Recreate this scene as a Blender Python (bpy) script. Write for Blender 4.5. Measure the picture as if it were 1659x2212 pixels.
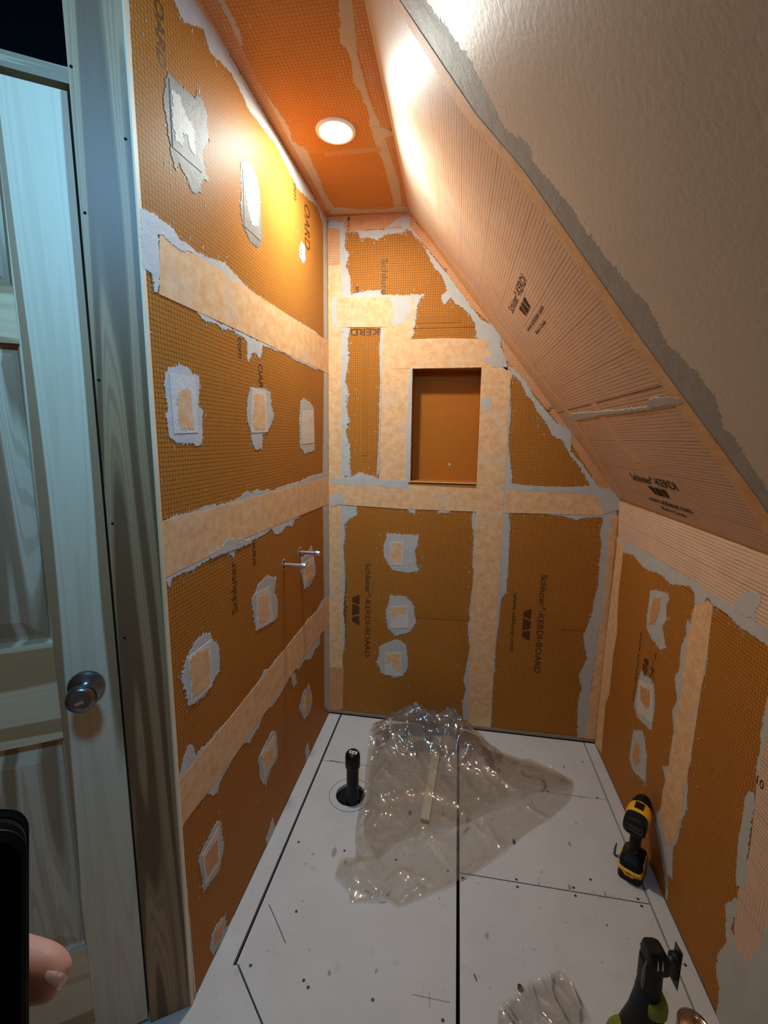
import bpy, bmesh, math, random
from math import pi, sin, cos, radians
from mathutils import Vector, Matrix, noise
from mathutils import geometry as mgeo

for o in list(bpy.data.objects):
    bpy.data.objects.remove(o, do_unlink=True)
SC = bpy.context.scene
COL = SC.collection

# ------------------------------------------------------------------ camera
cam_d = bpy.data.cameras.new('camera'); cam = bpy.data.objects.new('camera', cam_d); COL.objects.link(cam)
cam_d.sensor_fit = 'VERTICAL'; cam_d.sensor_height = 24.0; cam_d.sensor_width = 18.0
cam_d.lens = 972.54 / 2212 * 24.0; cam_d.clip_start = 0.02; cam_d.clip_end = 50
CAM_LOC = Vector((0.6159, -2.1144, 1.4467))
CAM_ROT = Matrix(((0.98680, -0.04140, 0.15630), (0.16100, 0.15890, -0.97410), (0.01550, 0.98640, 0.16350)))
cam.matrix_world = Matrix.Translation(CAM_LOC) @ CAM_ROT.to_quaternion().normalized().to_matrix().to_4x4()
SC.camera = cam

# ------------------------------------------------------------------ world, lights, exposure
w = bpy.data.worlds.new('world'); SC.world = w; w.use_nodes = True
w.node_tree.nodes['Background'].inputs[0].default_value = (0.05, 0.06, 0.07, 1)
w.node_tree.nodes['Background'].inputs[1].default_value = 0.3
SC.view_settings.view_transform = 'Standard'; SC.view_settings.look = 'None'
SC.view_settings.gamma = 1.0; SC.view_settings.use_curve_mapping = False
SC.view_settings.exposure = 0.0

H, XR, W, HK = 2.4068, 0.3678, 1.3295, 1.1969      # ceiling height, flat ceiling width, room width, knee wall height
LAMP = Vector((0.1896, -0.5499, H))

def light(name, kind, loc, energy, color, size=0.1, rot=(0, 0, 0), shape='DISK', size_y=None, spread=None):
    d = bpy.data.lights.new(name, kind); d.energy = energy; d.color = color
    if kind == 'AREA':
        d.shape = shape; d.size = size
        if size_y: d.size_y = size_y
        if spread: d.spread = radians(spread)
    o = bpy.data.objects.new(name, d); COL.objects.link(o); o.location = loc; o.rotation_euler = rot
    return o
light('downlight_lamp', 'AREA', LAMP - Vector((0, 0, 0.016)), 14, (0.91, 1.0, 0.94), 0.088)
# cool light of the bathroom's other lamp, overhead near the door
cool_at = Vector((0.40, -2.05, 2.26))
cool_turn = (Vector((-0.15, -1.20, 1.60)) - cool_at).to_track_quat('-Z', 'Y').to_euler()
light('cool_room_lamp', 'AREA', cool_at, 8.5, (0.19, 0.55, 1.0), 0.20, cool_turn, spread=120)
# outlines in millimetres on each room plane: plane, part, material, offset, fray, points; and printed words: plane, text, baseline start, end, cap top
DATA = {"F":[["L","mortar_smear","mortar",0.5,4,[[-1104,2355],[-1113,2329],[-1080,2313],[-1002,2362],[-973,2336],[-866,2365],[-764,2342],[-583,2363],[-385,2334],[-146,2382],[-71,2353],[-43,2398],[-382,2397],[-725,2400],[-1020,2404],[-1041,2407]]],
["L","sealing_strip","fleece_grid",1.0,1.2,[[-1026,2407],[-1005,2407],[-900,2407],[-736,2407],[-470,2407],[-170,2407],[-48,2384],[-1,2407],[-56,2407],[-381,2407],[-725,2405],[-853,2407],[-1036,2392],[-1056,2395]]],
["L","mortar_smear","mortar",0.5,2,[[-61,2394],[-61,1743],[-94,1240],[-84,672],[-89,94],[0,0],[0,2407]]],
["L","sealing_strip","fleece",1.2,0.6,[[-1208,1852],[-1003,1858],[-14,1881],[0,1887],[0,1739],[-17,1737],[-920,1733],[-1221,1728]]],
["L","sealing_strip","fleece",1.2,0.6,[[-1270,1263],[-889,1259],[0,1252],[0,1121],[-883,1144],[-1267,1139]]],
["L","sealing_strip","fleece",1.2,0.6,[[-1261,642],[-1102,643],[-817,647],[-358,654],[0,636],[0,502],[-171,507],[-556,511],[-994,509],[-1166,515],[-1247,524],[-1269,508]]],
["L","mortar_smear","mortar_cool_lit",1.8,3,[[-1263,1870],[-1245,1873],[-1210,1874],[-1185,1876],[-1159,1875],[-1144,1863],[-1097,1865],[-1085,1860],[-1140,1842],[-1203,1848],[-1216,1843],[-1215,1808],[-1216,1773],[-1224,1743],[-1235,1728],[-1239,1753],[-1245,1763],[-1266,1761],[-1266,1806]]],
["L","mortar_smear","mortar",0.6,3,[[-1107,1854],[-1078,1863],[-1039,1866],[-944,1886],[-855,1870],[-794,1862],[-726,1859],[-801,1843],[-947,1850]]],
["L","mortar_smear","mortar_cool_lit",0.6,3,[[-856,1855],[-726,1859],[-582,1865],[-345,1874],[-186,1882],[-96,1871],[-407,1853],[-658,1851]]],
["L","mortar_smear","mortar_cool_lit",0.6,4,[[-1101,1741],[-1068,1721],[-1043,1717],[-1003,1722],[-972,1715],[-938,1725],[-891,1720],[-849,1722],[-827,1710],[-837,1665],[-822,1657],[-801,1687],[-772,1692],[-748,1680],[-731,1695],[-724,1724],[-658,1726],[-611,1728],[-548,1732],[-450,1727],[-323,1728],[-154,1730],[-232,1742],[-754,1733],[-1002,1730]]],
["L","mortar_smear","mortar",0.6,4,[[-1266,1262],[-1212,1265],[-1180,1266],[-1128,1267],[-1070,1269],[-999,1263],[-927,1265],[-892,1275],[-855,1281],[-837,1268],[-796,1279],[-755,1267],[-722,1273],[-688,1262],[-546,1267],[-409,1267],[-267,1278],[-102,1274],[0,1272],[0,1241],[-547,1248],[-969,1253],[-1197,1259]]],
["L","mortar_smear","mortar_cool_lit",0.6,4,[[-1266,1144],[-1263,1137],[-1255,1122],[-1246,1112],[-1240,1128],[-1210,1130],[-1184,1129],[-1158,1121],[-1134,1130],[-1101,1132],[-1079,1133],[-1046,1128],[-990,1126],[-961,1102],[-949,1106],[-949,1135],[-876,1128],[-793,1126],[-731,1127],[-686,1134],[-665,1108],[-605,1100],[-565,1117],[-497,1104],[-467,1125],[-406,1125],[-550,1150],[-875,1144],[-1097,1141]]],
["L","mortar_smear","mortar",1.8,4,[[-987,1161],[-925,1151],[-841,1124],[-944,1124],[-1032,1131],[-1079,1133],[-1084,1145],[-1031,1149]]],
["L","mortar_smear","mortar_cool_lit",0.6,4,[[-1260,641],[-1254,657],[-1238,684],[-1217,704],[-1198,687],[-1188,645],[-1178,656],[-1129,645],[-1094,650],[-1030,642],[-965,643],[-856,645],[-805,649],[-783,664],[-740,643],[-693,653],[-617,647],[-520,638],[-505,654],[-394,639],[-342,659],[-190,643],[-126,665],[0,652],[0,624],[-360,649],[-816,641],[-1102,640],[-1258,639]]],
["L","mortar_smear","mortar_cool_lit",0.6,4,[[-1266,556],[-1248,518],[-1196,519],[-1153,513],[-1123,482],[-1103,473],[-1087,493],[-1041,502],[-1001,510],[-941,510],[-907,480],[-867,490],[-837,489],[-793,514],[-714,494],[-639,496],[-570,506],[-541,518],[-496,517],[-450,487],[-383,494],[-294,455],[-235,471],[-163,463],[-151,513],[-62,508],[0,513],[0,528],[-172,522],[-555,521],[-992,516],[-1152,524],[-1246,538]]],
["L","mortar_smear","mortar",0.6,2,[[-541,513],[-497,500],[-476,441],[-515,446]]],
["L","mortar_smear","mortar_cool_lit",0.7,2,[[-1257,2212],[-1265,1844],[-1269,1425],[-1263,1137],[-1266,843],[-1263,553],[-1250,19],[-1246,0],[-1255,0],[-1267,310],[-1270,565],[-1269,1118],[-1270,1425],[-1269,1843],[-1265,2206]]],
["L","mortar_smear","mortar_dark",0.6,4,[[-1150,2174],[-1108,2179],[-1079,2185],[-1048,2189],[-1044,2205],[-1027,2209],[-1003,2193],[-1001,2135],[-1031,2095],[-1027,2074],[-1009,2044],[-1037,2033],[-1050,2000],[-1073,1986],[-1101,2007],[-1129,2020],[-1139,1999],[-1146,2004],[-1155,2046],[-1160,2078],[-1169,2108]]],
["L","patch","patch_dark",1.5,0.4,[[-1147,2165],[-1032,2190],[-1036,2048],[-1147,2038]]],
["L","bare_fleece","pale",2.0,5,[[-1140,2147],[-1112,2157],[-1106,2140],[-1090,2130],[-1072,2131],[-1064,2114],[-1063,2068],[-1081,2071],[-1087,2095],[-1108,2088],[-1111,2060],[-1136,2057],[-1143,2094]]],
["L","mortar_smear","mortar_dark",0.6,4,[[-831,2182],[-803,2202],[-751,2206],[-734,2196],[-717,2166],[-709,2105],[-708,2025],[-735,2002],[-790,1998],[-832,2023],[-845,2068],[-831,2110],[-834,2140]]],
["L","patch","patch_dark",1.5,0.4,[[-824,2166],[-719,2175],[-718,2026],[-826,2023]]],
["L","bare_fleece","pale",2.0,5,[[-807,2140],[-761,2154],[-732,2134],[-731,2066],[-769,2045],[-796,2067],[-810,2102]]],
["L","mortar_smear","pale",0.6,3,[[-371,2138],[-349,2171],[-313,2167],[-304,2124],[-336,2100],[-366,2108]]],
["L","mortar_smear","mortar_cool_lit",0.6,4,[[-1206,1582],[-1161,1599],[-1126,1592],[-1116,1584],[-1092,1584],[-1092,1558],[-1099,1511],[-1084,1505],[-1086,1488],[-1091,1428],[-1114,1419],[-1131,1427],[-1191,1428],[-1217,1440],[-1221,1473],[-1225,1485],[-1216,1500],[-1221,1544],[-1216,1573]]],
["L","patch","patch_cool_lit",1.5,0.4,[[-1204,1574],[-1108,1577],[-1106,1451],[-1199,1448]]],
["L","bare_fleece","fleece",2.0,5,[[-1169,1546],[-1156,1545],[-1131,1546],[-1131,1515],[-1128,1486],[-1125,1460],[-1177,1459],[-1181,1478],[-1182,1518]]],
["L","mortar_smear","mortar",0.6,4,[[-818,1587],[-774,1590],[-722,1593],[-673,1585],[-670,1535],[-648,1517],[-668,1488],[-710,1455],[-743,1450],[-751,1404],[-802,1405],[-820,1433],[-827,1462],[-844,1491],[-840,1544]]],
["L","patch","patch_grey",1.5,0.4,[[-813,1586],[-710,1585],[-704,1458],[-825,1454]]],
["L","bare_fleece","fleece",2.0,5,[[-791,1569],[-734,1574],[-721,1527],[-720,1469],[-803,1467],[-804,1522]]],
["L","mortar_smear","mortar",0.6,4,[[-379,1580],[-345,1594],[-275,1585],[-219,1563],[-213,1461],[-215,1388],[-337,1377],[-395,1404],[-398,1508]]],
["L","patch","patch_grey",1.5,0.4,[[-367,1543],[-229,1556],[-224,1419],[-369,1415]]],
["L","mortar_smear","mortar",0.6,4,[[-267,973],[-241,920],[-223,878],[-214,832],[-282,803],[-362,806],[-393,874],[-416,898],[-406,952],[-330,950]]],
["L","patch","patch_grey",1.5,0.4,[[-379,928],[-241,914],[-234,831],[-367,813]]],
["L","bare_fleece","fleece",2.0,5,[[-358,899],[-260,895],[-262,834],[-353,826]]],
["L","mortar_smear","mortar",0.6,4,[[-740,982],[-663,950],[-683,901],[-655,871],[-659,802],[-730,806],[-804,819],[-833,830],[-847,901],[-854,943],[-834,953],[-803,974]]],
["L","patch","patch_grey",1.5,0.4,[[-825,952],[-723,939],[-695,806],[-831,830]]],
["L","bare_fleece","fleece",2.0,5,[[-811,932],[-744,922],[-738,853],[-772,833],[-812,846]]],
["L","mortar_smear","mortar_cool_lit",0.6,4,[[-1133,947],[-1096,936],[-1088,916],[-1061,882],[-1063,817],[-1088,803],[-1109,796],[-1141,785],[-1205,799],[-1214,843],[-1227,881],[-1210,913],[-1201,925],[-1169,944]]],
["L","patch","patch_cool_lit",1.5,0.4,[[-1202,921],[-1098,920],[-1102,792],[-1197,797]]],
["L","bare_fleece","fleece",2.0,5,[[-1194,912],[-1160,915],[-1118,909],[-1109,868],[-1117,808],[-1158,806],[-1189,814],[-1193,862]]],
["L","mortar_smear","mortar",0.6,4,[[-326,352],[-282,256],[-312,209],[-394,223],[-426,276],[-450,310],[-406,351]]],
["L","bare_fleece","fleece",2.0,5,[[-354,333],[-310,274],[-340,233],[-401,266],[-390,316]]],
["L","mortar_smear","mortar",0.6,4,[[-732,401],[-698,369],[-691,268],[-752,267],[-800,244],[-840,296],[-847,382],[-801,393]]],
["L","patch","patch_grey",1.5,0.4,[[-829,383],[-716,373],[-708,292],[-809,271]]],
["L","bare_fleece","fleece",2.0,5,[[-814,362],[-735,350],[-738,299],[-796,297]]],
["L","mortar_smear","mortar",0.6,4,[[-355,80],[-325,14],[-358,0],[-376,2],[-383,64]]],
["L","mortar_smear","mortar",0.6,4,[[-1109,391],[-1094,372],[-1093,328],[-1084,283],[-1114,237],[-1192,255],[-1192,302],[-1204,368],[-1166,381]]],
["L","patch","patch_grey",1.5,0.4,[[-1190,363],[-1107,371],[-1108,256],[-1182,263]]],
["L","bare_fleece","fleece_grid",2.0,5,[[-1176,348],[-1118,342],[-1119,274],[-1174,284]]],
["L","mortar_smear","mortar",0.6,4,[[-1094,60],[-1096,31],[-1116,12],[-1166,20],[-1175,53],[-1165,81],[-1140,85]]],
["L","bare_fleece","fleece_grid",2.0,5,[[-1112,61],[-1115,27],[-1156,43],[-1149,76]]],
["L","mortar_smear","mortar",0.6,3,[[-747,59],[-730,0],[-798,0],[-810,30]]],
["L","mortar_smear","mortar",0.6,3,[[-1118,23],[-1082,9],[-1116,0],[-1141,4]]],
["B","sealing_strip","fleece",1.0,0.5,[[4,2218],[64,2208],[64,1097],[72,270],[67,33],[1,11]]],
["B","sealing_strip","fleece_grid",1.1,0.5,[[3,2364],[58,2355],[60,2208],[4,2205]]],
["B","sealing_strip","fleece_grid",1.4,0.5,[[2,263],[77,260],[72,28],[1,11]]],
["B","mortar_smear","mortar",0.5,3,[[7,2395],[78,2383],[83,2323],[78,2285],[100,2247],[83,2201],[104,2162],[109,2076],[53,2078],[57,2202],[9,2204],[6,2274]]],
["B","mortar_smear","mortar",0.5,3.5,[[61,1959],[105,1938],[96,1878],[101,1797],[83,1706],[101,1639],[88,1589],[106,1521],[84,1469],[102,1426],[107,1357],[111,1251],[61,1245]]],
["B","mortar_smear","mortar",0.5,3,[[61,1116],[139,1114],[144,1074],[108,1054],[80,1020],[85,970],[75,913],[80,819],[85,714],[75,577],[85,479],[80,378],[66,316],[71,213],[51,159],[56,44],[21,34],[51,222],[61,376]]],
["B","sealing_strip","fleece_grid",1.2,1,[[0,2407],[78,2407],[194,2407],[372,2404],[405,2373],[358,2346],[83,2346],[78,2383],[3,2395]]],
["B","mortar_smear","mortar",0.6,4,[[70,2342],[145,2339],[150,2312],[195,2314],[232,2301],[265,2321],[350,2328],[366,2346],[357,2383],[301,2367],[260,2344],[83,2346]]],
["B","mortar_smear","mortar",2,3,[[309,2378],[364,2397],[374,2345],[350,2339],[325,2355],[260,2344]]],
["B","sealing_strip","fleece_grid",1.1,0.5,[[364,2400],[455,2297],[612,2120],[772,1897],[940,1687],[1084,1514],[1195,1372],[1329,1206],[1241,1244],[1140,1387],[1037,1530],[885,1703],[809,1789],[763,1916],[648,2014],[522,2176],[440,2268],[357,2353]]],
["B","mortar_smear","mortar",1.6,4,[[353,2350],[382,2337],[440,2261],[523,2168],[556,2130],[640,2022],[690,1960],[754,1928],[773,1867],[801,1797],[820,1742],[787,1758],[746,1797],[718,1867],[677,1891],[667,1945],[641,1984],[608,2015],[584,2024],[559,2055],[528,2025],[515,2056],[542,2085],[516,2146],[483,2178],[423,2284]]],
["B","mortar_smear","mortar",1.6,4,[[818,1773],[884,1711],[945,1624],[1037,1522],[1102,1483],[1109,1395],[1151,1355],[1246,1235],[1207,1242],[1153,1331],[1101,1394],[1074,1442],[1026,1466],[998,1521],[956,1569],[938,1608],[904,1640],[877,1695],[844,1726]]],
["B","mortar_smear","mortar",1.7,3,[[669,1895],[709,1887],[740,1905],[771,1916],[782,1843],[805,1797],[819,1746],[787,1766],[738,1797],[719,1852]]],
["B","sealing_strip","fleece",1.3,0.5,[[38,2068],[198,2066],[393,2065],[403,1998],[388,1936],[38,1942]]],
["B","mortar_smear","mortar",1.5,2.0,[[23,2071],[43,2077],[43,1940],[27,1950],[18,2008]]],
["B","mortar_smear","mortar",1.9,5,[[290,2063],[389,2060],[386,1998],[350,1952],[300,1950],[308,2000]]],
["B","mortar_smear","mortar",0.6,4,[[36,2075],[104,2080],[155,2090],[239,2095],[248,2076],[348,2070],[438,2070],[414,2036],[407,1998],[404,1959],[393,1893],[384,1936],[393,2060],[198,2062],[36,2063]]],
["B","sealing_strip","fleece",1.2,0.5,[[260,1937],[396,1936],[389,1885],[306,1878],[312,1758],[393,1757],[389,1549],[380,1224],[250,1237],[256,1548]]],
["B","mortar_smear","mortar",0.6,3,[[252,1935],[260,1935],[256,1631],[253,1463],[249,1290],[238,1255],[245,1377],[247,1547],[249,1714],[243,1859]]],
["B","mortar_smear","mortar",1.6,1.2,[[384,1757],[397,1757],[400,1242],[375,1241],[377,1548]]],
["B","sealing_strip","fleece",1.8,0.5,[[304,1882],[533,1886],[714,1878],[736,1821],[795,1760],[619,1758],[312,1756]]],
["B","mortar_smear","mortar",2.2,4,[[706,1798],[745,1805],[793,1797],[795,1758],[747,1766]]],
["B","sealing_strip","fleece",1.5,0.5,[[704,1759],[823,1759],[832,1726],[831,1552],[835,1348],[833,1213],[706,1209],[706,1469]]],
["B","mortar_smear","mortar",1.9,3,[[711,1624],[754,1632],[757,1584],[733,1571],[708,1592]]],
["B","mortar_smear","mortar",0.7,3,[[819,1758],[842,1730],[830,1695],[843,1552],[836,1471],[844,1389],[864,1273],[861,1239],[829,1230],[828,1471]]],
["B","sealing_strip","fleece",1.5,0.6,[[710,1219],[832,1223],[835,910],[834,544],[832,10],[776,3],[721,31],[712,533],[714,813],[710,1080]]],
["B","mortar_smear","mortar",0.7,3,[[830,1214],[877,1178],[879,1148],[857,1104],[867,1070],[870,956],[871,868],[871,732],[847,694],[845,582],[837,487],[836,353],[835,206],[836,10],[818,8],[825,543],[831,910]]],
["B","mortar_smear","mortar",0.7,3,[[706,1202],[691,1080],[705,992],[706,849],[721,813],[708,720],[703,627],[699,532],[712,438],[700,320],[689,259],[704,211],[689,139],[698,49],[731,33],[721,438],[717,903]]],
["B","sealing_strip","fleece",1.7,0.6,[[1,1230],[251,1229],[384,1226],[710,1221],[711,1112],[387,1111],[10,1120]]],
["B","sealing_strip","fleece",1.7,0.6,[[834,1222],[1052,1221],[1255,1219],[1318,1197],[1264,1116],[1059,1116],[840,1112]]],
["B","mortar_smear","mortar",2.1,4,[[15,1248],[116,1255],[152,1279],[215,1263],[247,1251],[384,1246],[402,1207],[296,1212],[234,1219],[162,1221],[24,1221]]],
["B","mortar_smear","mortar",2.1,4,[[809,1229],[857,1248],[914,1241],[1051,1237],[1222,1247],[1284,1237],[1330,1197],[1330,1148],[1278,1129],[1244,1169],[1241,1202],[1131,1215],[972,1218],[817,1221]]],
["B","mortar_smear","mortar",2.1,4,[[6,1158],[70,1178],[80,1124],[15,1112]]],
["B","mortar_smear","mortar",0.7,3,[[686,1201],[711,1202],[711,1115],[596,1115],[588,1101],[536,1099],[551,1161],[577,1154],[596,1119]]],
["B","mortar_smear","mortar",0.7,3,[[369,1128],[427,1117],[427,1090],[405,1098]]],
["B","mortar_smear","mortar",0.7,3,[[840,1116],[1019,1115],[1100,1106],[1157,1092],[1203,1106],[1281,1106],[1326,1112],[1323,1141],[1246,1150],[1139,1116],[979,1116],[840,1112]]],
["B","sealing_strip","fleece",1.2,0.6,[[1299,1115],[1330,1121],[1330,678],[1330,405],[1330,6],[1286,14],[1289,277],[1303,675]]],
["B","mortar_smear","mortar",0.7,4,[[1272,1114],[1307,1115],[1311,938],[1303,675],[1287,305],[1291,15],[1248,14],[1237,203],[1248,272],[1230,337],[1259,433],[1241,506],[1233,551],[1259,635],[1267,725],[1277,797],[1272,892],[1276,979],[1263,1037]]],
["B","mortar_smear","mortar",0.6,4,[[291,989],[372,984],[448,988],[440,951],[432,905],[438,841],[453,814],[404,797],[376,800],[322,806],[293,851],[279,878],[278,933],[292,962]]],
["B","patch","patch_grey",1.5,0.4,[[308,946],[375,952],[374,833],[310,831]]],
["B","bare_fleece","fleece",2.0,5,[[315,940],[369,947],[362,846],[339,854],[316,843]]],
["B","mortar_smear","mortar",0.6,4,[[315,673],[388,674],[416,652],[435,625],[436,587],[446,549],[420,498],[402,487],[347,464],[309,498],[299,537],[296,595],[306,624]]],
["B","patch","patch_grey",1.5,0.4,[[319,616],[403,632],[412,512],[321,504]]],
["B","bare_fleece","fleece",2.0,5,[[325,611],[399,622],[395,593],[363,585],[336,559],[324,568]]],
["B","mortar_smear","mortar",0.6,4,[[282,412],[338,442],[371,440],[399,418],[411,310],[389,252],[346,238],[313,249],[275,255],[265,295],[250,314],[264,345],[263,385]]],
["B","patch","patch_grey",1.5,0.4,[[295,370],[375,376],[381,251],[294,247]]],
["B","bare_fleece","fleece",2.0,5,[[302,364],[367,370],[374,276],[341,293],[330,332],[302,309]]],
["R","sealing_strip","membrane",0.8,0.5,[[0,1186],[-566,1192],[-980,1194],[-1083,1197],[-1119,1040],[-1017,1032],[-861,1033],[-588,1037],[-359,1038],[-32,1030]]],
["R","mortar_smear","mortar",0.6,4,[[-15,1029],[-358,1040],[-587,1039],[-861,1035],[-1017,1034],[-1119,1040],[-1128,1000],[-1027,990],[-979,994],[-934,991],[-899,995],[-867,1006],[-802,1003],[-768,1014],[-734,977],[-710,968],[-697,1005],[-663,1013],[-599,996],[-546,981],[-505,988],[-441,990],[-376,976],[-327,975],[-213,995],[-105,976],[-44,927]]],
["R","mortar_smear","mortar",1.4,4,[[-883,1039],[-908,1076],[-955,1098],[-982,1098],[-982,1075],[-967,1052],[-976,1039],[-946,1027],[-904,1033]]],
["R","sealing_strip","fleece",1.2,0.6,[[-710,968],[-770,1007],[-799,1000],[-804,870],[-799,745],[-797,574],[-790,431],[-685,341],[-691,567],[-696,684],[-693,859]]],
["R","sealing_strip","fleece",1.2,2.5,[[-679,408],[-777,486],[-788,414],[-789,328],[-777,260],[-755,196],[-727,180],[-688,199],[-668,224],[-670,299]]],
["R","mortar_smear","mortar",0.6,4,[[-705,971],[-698,904],[-677,908],[-684,864],[-664,810],[-671,747],[-651,704],[-682,653],[-661,593],[-685,539],[-681,465],[-685,341],[-708,361],[-696,547],[-694,727]]],
["R","mortar_smear","mortar",0.6,4,[[-799,1000],[-799,947],[-803,890],[-808,852],[-806,790],[-790,753],[-798,720],[-787,645],[-786,588],[-804,515],[-783,506],[-797,436],[-780,422],[-791,570],[-795,763],[-795,906]]],
["R","mortar_smear","mortar",0.6,4,[[-648,384],[-679,362],[-667,310],[-672,258],[-651,207],[-653,165],[-688,133],[-738,75],[-771,13],[-777,15],[-758,93],[-786,107],[-769,186],[-786,252],[-792,318],[-810,383],[-799,442],[-777,486]]],
["R","sealing_strip","fleece",1.2,1,[[-32,1030],[-109,1003],[-108,967],[-106,775],[-135,616],[-117,500],[-122,330],[-88,256],[-101,21],[-12,4],[-11,546]]],
["R","mortar_smear","mortar",0.6,4,[[-405,911],[-446,928],[-497,938],[-540,948],[-550,931],[-537,903],[-553,862],[-528,822],[-573,766],[-528,742],[-483,748],[-461,747],[-414,768],[-403,810]]],
["R","bare_fleece","fleece_grid",2.0,5,[[-443,897],[-493,915],[-495,867],[-468,806],[-426,789],[-430,841]]],
["R","mortar_smear","mortar",0.6,4,[[-405,598],[-430,596],[-476,606],[-521,606],[-546,534],[-542,444],[-477,426],[-417,413],[-382,441],[-391,530]]],
["R","patch","patch_grey",1.5,0.4,[[-397,556],[-513,596],[-541,470],[-417,436]]],
["R","bare_fleece","fleece_grid",2.0,5,[[-413,543],[-497,571],[-510,522],[-490,488],[-433,495]]],
["R","mortar_smear","mortar",0.6,4,[[-402,347],[-473,396],[-503,374],[-531,336],[-546,240],[-507,225],[-436,200],[-396,221],[-397,291]]],
["R","bare_fleece","fleece_grid",2.0,5,[[-425,312],[-464,335],[-482,271],[-454,232],[-423,248]]],
["R","sealing_strip","membrane",0.8,0.5,[[-1056,880],[-1057,701],[-1067,639],[-1077,504],[-1062,374],[-1066,300],[-1075,262],[-1063,103],[-1069,0],[-1147,17],[-1273,310],[-1133,927]]],
["R","mortar_smear","mortar",0.9,3,[[-1054,887],[-1051,826],[-1050,791],[-1058,754],[-1053,710],[-1063,675],[-1065,764],[-1072,807]]],
["R","mortar_smear","mortar",0.9,3,[[-1043,636],[-1060,645],[-1067,629],[-1069,578],[-1072,484],[-1086,429],[-1075,403],[-1053,383],[-1044,421],[-1034,507],[-1036,527],[-1037,552],[-1033,609]]],
["R","mortar_smear","mortar",1,4,[[-1027,298],[-1060,356],[-1071,325],[-1060,267],[-1092,249],[-1124,253],[-1146,316],[-1159,416],[-1222,534],[-1305,361],[-1213,128],[-1082,0],[-1060,0],[-1054,79],[-1033,102],[-1029,150],[-1052,211]]],
["C","mortar_smear","mortar_warm",0.5,4,[[68,-1032],[59,-1008],[58,-964],[56,-926],[44,-891],[32,-887],[33,-849],[35,-728],[43,-669],[49,-597],[37,-519],[70,-466],[62,-405],[57,-279],[48,-202],[56,-55],[13,-45],[13,-137],[13,-503],[23,-702],[35,-854],[43,-1011],[40,-1036]]],
["C","sealing_strip","fleece_grid",1,1,[[0,-1044],[0,-1018],[0,-853],[0,-719],[0,-381],[0,-54],[14,-36],[27,-232],[26,-520],[30,-693],[38,-859],[43,-1011],[44,-1036]]],
["C","mortar_smear","mortar_warm",0.5,4,[[315,-996],[311,-972],[301,-910],[286,-865],[300,-844],[303,-810],[293,-745],[305,-684],[309,-625],[303,-519],[306,-454],[315,-361],[313,-258],[315,-154],[311,-46],[356,-32],[352,-240],[337,-532],[322,-660],[321,-825],[346,-992]]],
["C","sealing_strip","fleece_grid",1,0.6,[[344,-992],[368,-987],[368,-843],[368,-623],[368,-404],[368,-14],[339,-19],[352,-240],[337,-532],[330,-701],[326,-846]]],
["C","mortar_smear","mortar_warm",1.5,3,[[308,-561],[340,-548],[368,-526],[368,-508],[332,-497],[327,-432],[308,-500]]],
["C","sealing_strip","fleece_grid",1.2,0.8,[[0,-30],[368,-13],[368,-51],[312,-53],[56,-71],[13,-60]]],
["C","mortar_smear","mortar_warm",1.7,3,[[27,-51],[61,-85],[163,-49],[279,-42],[329,-66],[368,-45],[368,0],[20,-27]]],
["S","mortar_smear","compound",0.12,7,[[-1101,134],[-1189,237],[-1189,291],[-1191,366],[-1183,408],[-1171,437],[-1156,475],[-1149,511],[-1176,546],[-1183,568],[-1159,581],[-1166,622],[-1177,676],[-1170,728],[-1173,828],[-1195,915],[-1172,996],[-1196,1063],[-1198,1126],[-1158,1186],[-1167,1208],[-1157,1279],[-1148,1397],[-1156,1495],[-1055,1527],[-1069,1401],[-1083,1125],[-1081,926],[-1094,708],[-1075,413],[-1080,141]]],
["S","mortar_smear","mortar",1.6,2.5,[[-143,1105],[-223,1094],[-528,1107],[-745,1116],[-913,1120],[-952,1102],[-1032,1104],[-1083,1113],[-1087,1123],[-1008,1123],[-847,1126],[-550,1121],[-184,1126]]],
["S","mortar_smear","mortar",1.6,3,[[-950,1101],[-1003,1101],[-1037,1114],[-1011,1121],[-951,1115]]],
["S","sealing_strip","fleece",1.0,0.4,[[-1082,134],[-1107,158],[-1086,413],[-1111,561],[-1105,704],[-1097,916],[-1098,1113],[-1103,1371],[-1094,1479],[-1030,1497],[-1042,1396],[-1045,1111],[-1049,904],[-1061,684],[-1067,534],[-1037,377]]],
["S","sealing_strip","fleece",1.0,0.6,[[0,8],[-4,251],[-30,385],[-25,652],[-157,1106],[0,1546],[-93,1519],[-216,1143],[-119,702],[-130,415],[-86,272],[-53,36]]],
["S","printed_band","fleece_bare",0.3,0.2,[[-610,55],[-609,96],[-584,580],[-524,572],[-520,80],[-537,39]]],
["S","printed_band","fleece_bare",0.3,0.2,[[-578,811],[-602,818],[-602,973],[-556,1193],[-588,1311],[-533,1315],[-505,1202],[-546,972]]],
["B","printed_band","board_plain",0.3,0,[[162,1830],[187,1830],[192,1360],[163,1360]]],
["B","printed_band","board_plain",0.3,0,[[412,1977],[602,1977],[605,1950],[411,1951]]],
["B","printed_band","board_plain",0.3,0,[[441,595],[707,601],[706,574],[439,568]]],
["B","printed_band","board_plain",0.3,0,[[1129,592],[1246,598],[1246,572],[1129,565]]],
["R","printed_band","board_plain",0.3,0,[[-799,584],[-901,586],[-899,565],[-800,563]]],
["R","printed_band","board_plain",0.3,0,[[-137,610],[-232,606],[-228,587],[-130,588]]]],"T":[["B","Schluter®-KERDI-BOARD",[[189.5,832.4],[187.3,337.7],[218.2,834.2]],"ink"],
["B","www.schluter.com",[[75.4,727.9],[70.7,427.6],[97.2,729.4]],"ink"],
["B","Schluter®-KERDI-BOARD",[[1023.3,827.8],[1021.0,334.6],[1054.0,829.8]],"ink"],
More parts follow.
